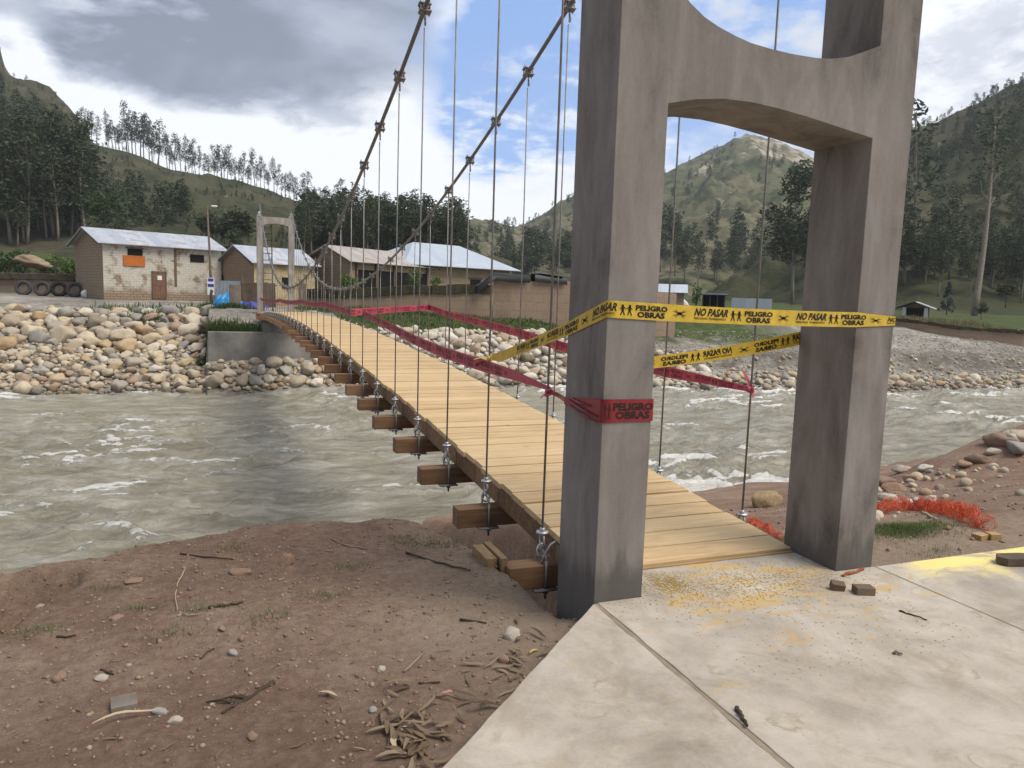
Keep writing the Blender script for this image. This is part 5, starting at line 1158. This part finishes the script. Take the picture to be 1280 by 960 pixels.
stone(466, 889, 6, 'grey pebble above the heap of dry leaves', 'stone_g', .6, 17); stone(463, 907, 6, 'darker grey pebble touching the heap of dry leaves', 'stone_b', .6, 18)
# right shore
MT['stone_y'] = M('ochre_rock', [(.30, .19, .09), (.58, .45, .27)], 9, .9, .8, .04)
stone(957, 631, 19, 'craggy tan rock at the water between the deck and the right column', 'stone_y', .75, 20, 1.0, cat='rock', name='shore_rock')
for i, (x, y, r_, l) in enumerate(((1106, 606, 11, 'dark wet rock at the near waterline beside the right column'), (1128, 590, 9, 'pale flat rock at the waterline above the orange net'), (1140, 601, 8, 'tan rock just behind the pale flat rock'), (1118, 613, 10, 'reddish rock in the cluster by the right column'), (1158, 588, 8, 'pale rock right of the waterline cluster'),
                                ) + ((1110, 624, 9, 'whitish rock lowest of the cluster by the right column'), (1180, 592, 7, 'small light rock in the middle of the right shore'), (1222, 576, 10, 'brown rock on the slope left of the dirt mound'), (1206, 582, 8, 'tan rock lying left of the brown slope rock'), (1250, 555, 13, 'brown boulder on top of the dirt mound'), (1270, 562, 14, 'grey boulder resting against the mound top'),
                                (1262, 548, 12, 'rearmost pale boulder at the mound'), (1276, 549, 12, 'pale boulder at the right edge above the mound'), (1242, 567, 7, 'small pale stone at the foot of the mound boulders'))):
    stone(x, y, r_, l, ('stone_b', 'rockw', 'stone_t', 'stone_t', 'rockw', 'rockw', 'rock', 'stone_b', 'stone_t', 'stone_b', 'stone_g', 'rockw', 'rockw', 'stone_w')[i], .62, 30+i, 1.25, cat='rock', name='shore_rock')
it = []
for k in range(70):
    x, y = rng.uniform(1080, 1280), 0; y = 615-.24*(x-1095)+rng.normal()*9+abs(rng.normal())*14
    p, D = hit(x, y); r_ = rng.uniform(.02, .09)*(.4+rng.random()); it.append((p[0], p[1], p[2]+r_*.2, r_))
merged('shore_rubble', it, lowR, MT['rock'])
def block(name, c, sx, sy, sz, rz_, mat, label, cat, tilt=(0, 0), bev=.003):
    o = MB().box(-sx/2, sx/2, -sy/2, sy/2, 0, sz).build(name, MT[mat], None, bevel=bev); o.location = c; o.rotation_euler = (tilt[0], tilt[1], rz_); return tag(o, label, cat)
block('wood_block', (1.425, -.235, .004), .075, .05, .042, -.5, 'wood_old', 'short tilted wood block on the slab, nearer the right column', 'wood block', (.25, .1))
block('wood_block', (1.53, -.325, .001), .105, .07, .042, -.35, 'wood_old', 'larger flat wood block on the slab, right of the tilted one', 'wood block')
pa, pb = hit(1225, 675)[0], hit(1241, 674)[0]
block('wood_block', pa, .11, .08, .05, .1, 'wood_tan', 'left one of two pale wood offcuts below the orange net', 'wood block')
block('wood_block', pb, .09, .08, .05, -.3, 'wood_tan', 'right one of two pale wood offcuts below the orange net', 'wood block')
tag(MB().prism([(2.775, -.20), (2.83, -.15), (2.99, -.185), (3.35, -.33), (3.30, -.42), (2.96, -.30), (2.80, -.255)], .002, .05).build('plank', MT['wood_old'], None, bevel=.003), 'weathered plank end lying on the slab at the right edge', 'plank')
p, D = hit(155, 884); block('board_offcut', p+np.array((0, 0, .004)), .10, .10, .028, .15, 'board_g', 'square grey board offcut lying on the soil at lower left', 'board')
def stick(pts, r_, label, mat='barkd', name='stick', lift=.006, slab=False, taper=True, forks=()):
    Q = []
    for x, y in pts: Q.append(onZ(x, y, r_) if slab else hit(x, y)[0]+np.array((0, 0, lift)))
    Q2 = [];
    for a, b in zip(Q[:-1], Q[1:]): Q2 += [a+(b-a)*k/4+rng.normal(size=3)*r_*.35 for k in range(4)]
    Q2.append(Q[-1]); n = len(Q2); m = MB(); m.tube(Q2, [r_*(1-.5*k/n if taper else 1) for k in range(n)], 7)
    for i, (x, y) in forks: e_ = onZ(x, y, r_) if slab else hit(x, y)[0]+np.array((0, 0, lift*2)); m.tube([Q[i], (Q[i]+e_)/2+np.array((0, 0, .012)), e_], [r_*.7, r_*.55, r_*.3], 6)
    return tag(m.build(name, MT[mat], None, True), label, 'stick')
MT['twig'] = M('dark_twig', [(.035, .025, .018), (.09, .065, .045)], 12, .9, .4); MT['straw'] = M('pale_stem', [(.35, .28, .18), (.48, .39, .26)], 12, .9, .2)
stick([(343, 855), (310, 874), (296, 880), (278, 893)], .011, 'dark forked stick lying on the soil at lower centre left', 'twig', forks=((2, (258, 881)), (1, (275, 878))))
stick([(508, 692), (545, 704), (588, 714)], .008, 'long thin dark twig on the soil near the nearest crossbeam', 'twig'); stick([(262, 761), (285, 758), (304, 754)], .010, 'brown straight stick in the middle of the soil', 'twig')
stick([(232, 711), (222, 730), (219, 745), (222, 763)], .004, 'thin pale curved stem standing out on the red soil', 'straw'); stick([(225, 693), (255, 697), (292, 700)], .007, 'dark twig close to the crest left of the crumbly rock', 'twig')
stick([(523, 855), (550, 854)], .007, 'short dark twig above the pink leaf', 'twig'); stick([(575, 776), (608, 780)], .007, 'brown twig left of the whitish stone', 'twig'); stick([(125, 838), (142, 844)], .006, 'short dark twig on the left beside the pale chunk', 'twig')
stick([(250, 825), (257, 818), (268, 812)], .006, 'tiny crooked twig left of the light grey oval pebble', 'twig'); stick([(415, 675), (435, 684), (460, 687)], .007, 'pale brown twig on the crest of the soil bank', 'bark')
stick([(70, 798), (95, 795)], .006, 'short twig near the left hollow', 'twig'); stick([(505, 842), (528, 818)], .005, 'slender light twig above the leaf heap', 'bark')
stick([(1052, 719), (1065, 716), (1079, 711)], .009, 'rusty brown rod at the foot of the right column', 'redclay', slab=True, taper=False); stick([(1124, 763), (1142, 769), (1159, 775)], .005, 'thin dark splinter on the slab right of the wood blocks', 'twig', slab=True)
stick([(921, 884), (928, 896), (934, 907)], .010, 'stubby dark stick lying across the slab joint', 'twig', slab=True); stick([(1116, 815), (1128, 818)], .008, 'small flat brown chip in the middle of the slab', 'bark', slab=True)
# leaves
def leaf_strip(P0, L_, w_, rz_, curl, bend):
    V = []; n = 7
    for i in range(n):
        q = i/(n-1); a = bend*(q-.5); x = L_*(q-.5); y = curl*math.sin(q*3.14)*L_; hw = w_*.5*math.sin(math.pi*min(.98, q*.94+.04))**.7; z = .006+.10*L_*abs(math.sin(2.2*q+curl*9))
        for s_ in (-1, 0, 1): V.append((x, y+s_*hw, z+(.25*hw if s_ else 0)))
    V = np.array(V)@rot_z(rz_).T+np.array(P0); return V, [(i*3+j, (i+1)*3+j, (i+1)*3+j+1, i*3+j+1) for i in range(n-1) for j in range(2)]
mb = MB()
for k in range(120):
    if k < 52: x, y = 500+rng.normal()*22, 915+rng.normal()*24
    elif k < 95: q = rng.random(); x, y = 690-170*q+rng.normal()*13-12, 800+150*q+rng.normal()*13
    else: x, y = rng.uniform(60, 640), rng.uniform(740, 950)
    p, D = hit(x, y)
    if p[0] > -.03 and p[1] < -.0: continue
    mb.add(*leaf_strip(p+np.array((0, 0, .02*rng.random() if k < 95 else 0)), rng.uniform(.06, .14)*(1 if k < 95 else .5), rng.uniform(.012, .025)*(1 if k < 95 else .6), rng.random()*6.28, rng.uniform(-.12, .12), 0))
o = mb.build('leaf_litter', MT['leafdry'], None, True); o['kind'] = 'stuff'
for px_, py_, L_, w_, rz_, cu, mt_, lab in ((562, 872, .10, .017, .15, .12, 'pink', 'pinkish narrow leaf above the heap of dry leaves'), (160, 904, .25, .020, .25, .16, 'straw', 'long curved dry strip below the square board offcut'), (505, 930, .20, .025, 1.1, .2, 'straw', 'large pale dry leaf curled on top of the leaf heap'), (668, 818, .07, .014, .5, .1, 'chip', 'yellow leaf lying against the sloping slab edge'), (410, 872, .09, .018, -.7, .05, 'straw', 'pale dry leaf alone left of the leaf heap')):
    p, D = hit(px_, py_); m = MB(); m.add(*leaf_strip(p+np.array((0, 0, .008)), L_, w_, rz_, cu, 0)); tag(m.build('dry_leaf', MT[mt_], None, True), lab, 'leaf')
# gravel and crumbs on the near soil, sawdust on the slab
it = []
for k in range(11000):
    a = rng.random()
    if a < .8: x, y = rng.uniform(-3.3, .05), rng.uniform(-1.2, 2.7)
    else: x, y = rng.uniform(1.9, 9), rng.uniform(.1, 6)
    if x > -.02-1.02*max(0, -y) and x < 1.9 and y < .1: continue
    r_ = .002+.013*rng.random()**5*(1 if a < .8 else 2.2); it.append((x, y, float(ground_z(x, y))+r_*.25, r_))
merged('soil_gravel', it, tinyR, MT['pebble'])
mb = MB()
for k in range(2600):
    if k < 1500: x, y = .95+rng.normal()*.42, -.10+rng.normal()*.13+.12*math.sin(3*rng.random())
    elif k < 2200: x, y = .55+rng.normal()*.07, .12+rng.normal()*.08
    else: x, y = rng.uniform(.3, 1.7), rng.uniform(-1.0, .3)
    if x < .04 or not (.30 < x < 1.63 or y < -.01) or y > .33: continue
    q = .4+rng.random(); mb.box(x-.0042*q, x+.0042*q, y-.0016, y+.0016, .0005, .0025, rot_z(rng.random()*3))
o = mb.build('sawdust', MT['chip']); o['kind'] = 'stuff'
# orange safety net, crumpled on the ground
def net(name, path, wd, h, label, nx, ny, seed, th=.006):
    Q = [hit(x, y)[0] for x, y in path]; Q = np.array(Q); S = np.concatenate([[0], np.cumsum(np.linalg.norm(np.diff(Q, axis=0), axis=1))]); V = []
    for j in range(ny):
        for i in range(nx):
            s_ = S[-1]*i/(nx-1); c = np.array([np.interp(s_, S, Q[:, k]) for k in range(3)]); v = j/(ny-1)*2-1; a = v*2.6
            y_ = wd*(.55*math.sin(a)+.35*pn(s_*5, v*2+seed)); z_ = h*(.5+.5*math.cos(a)+.9*pn(s_*6+seed, v*3)+.35*pn(s_*19, v*7)); x_ = .05*pn(s_*9, v*4+seed)
            q = c+np.array((x_, y_, 0)); q[2] = float(ground_z(q[0], q[1]))+max(.006, z_); V.append(q)
    o = mesh_obj(name, V, [(j*nx+i, j*nx+i+1, (j+1)*nx+i+1, (j+1)*nx+i) for j in range(ny-1) for i in range(nx-1)], MT['net'])
    w_ = o.modifiers.new('strands', 'WIREFRAME'); w_.thickness = th; w_.use_replace = True; w_.use_even_offset = False; return tag(o, label, 'safety net')
net('safety_net', [(1078, 643), (1100, 642), (1130, 637), (1165, 640), (1192, 646), (1212, 655), (1230, 664)], .20, .095, 'crumpled orange plastic safety net on the ground right of the right column', 150, 40, 4, .0034)
net('safety_net', [(938, 652), (950, 660), (962, 668), (972, 676)], .10, .05, 'scrap of orange net hanging by the deck edge next to the right column', 34, 16, 9, .0036)
stick([(1153, 640), (1163, 646), (1172, 650)], .014, 'short whitish stick under the orange net', 'straw')

# ================================================================== AIR
hm = bpy.data.materials.new('valley_haze'); hm.use_nodes = True; ht = hm.node_tree; ht.nodes.clear()
hv = nd(ht, 'ShaderNodeVolumePrincipled', {'Color': (.86, .90, .96, 1), 'Density': .00026, 'Anisotropy': .2}); nd(ht, 'ShaderNodeOutputMaterial', {'Volume': hv.outputs[0]})
tag(MB().box(-1200, 1700, -120, 1500, -8, 420).build('haze', hm), kind='stuff')
for (x, y, D, h, w_, lf, sd_, lab) in ((60, 338, 59, 1.1, 1.2, 'leafm', 22, 'low dark shrub right of the long tan boulder'), (70, 326, 70, 1.5, 1.4, 'leafl', 23, 'pale green shrub on the terrace left of the bright green shrub'), (28, 322, 68, 1.6, 1.6, 'leafm', 24, 'dark shrub on the terrace behind the long tan boulder')):
    P = ground_at(dep(x, y, D)); P[2] = max(P[2], dep(x, y+8, D)[2]-.2); shrub(P, h, w_, lf, lab, 700, .2, seed=sd_)

it = []
for k in range(220):
    y = rng.uniform(.2, 1.75); x = np.interp(y, [.2, .76, 1.2, 1.55, 1.8], [-3.02, -2.90, -2.80, -2.70, -2.62])-rng.uniform(.03, .55); r_ = .008+.045*rng.random()**3; it.append((x, y, float(ground_z(x, y))+r_*.3, r_))
merged('soil_clods', it, lowR, MT['pebble'])
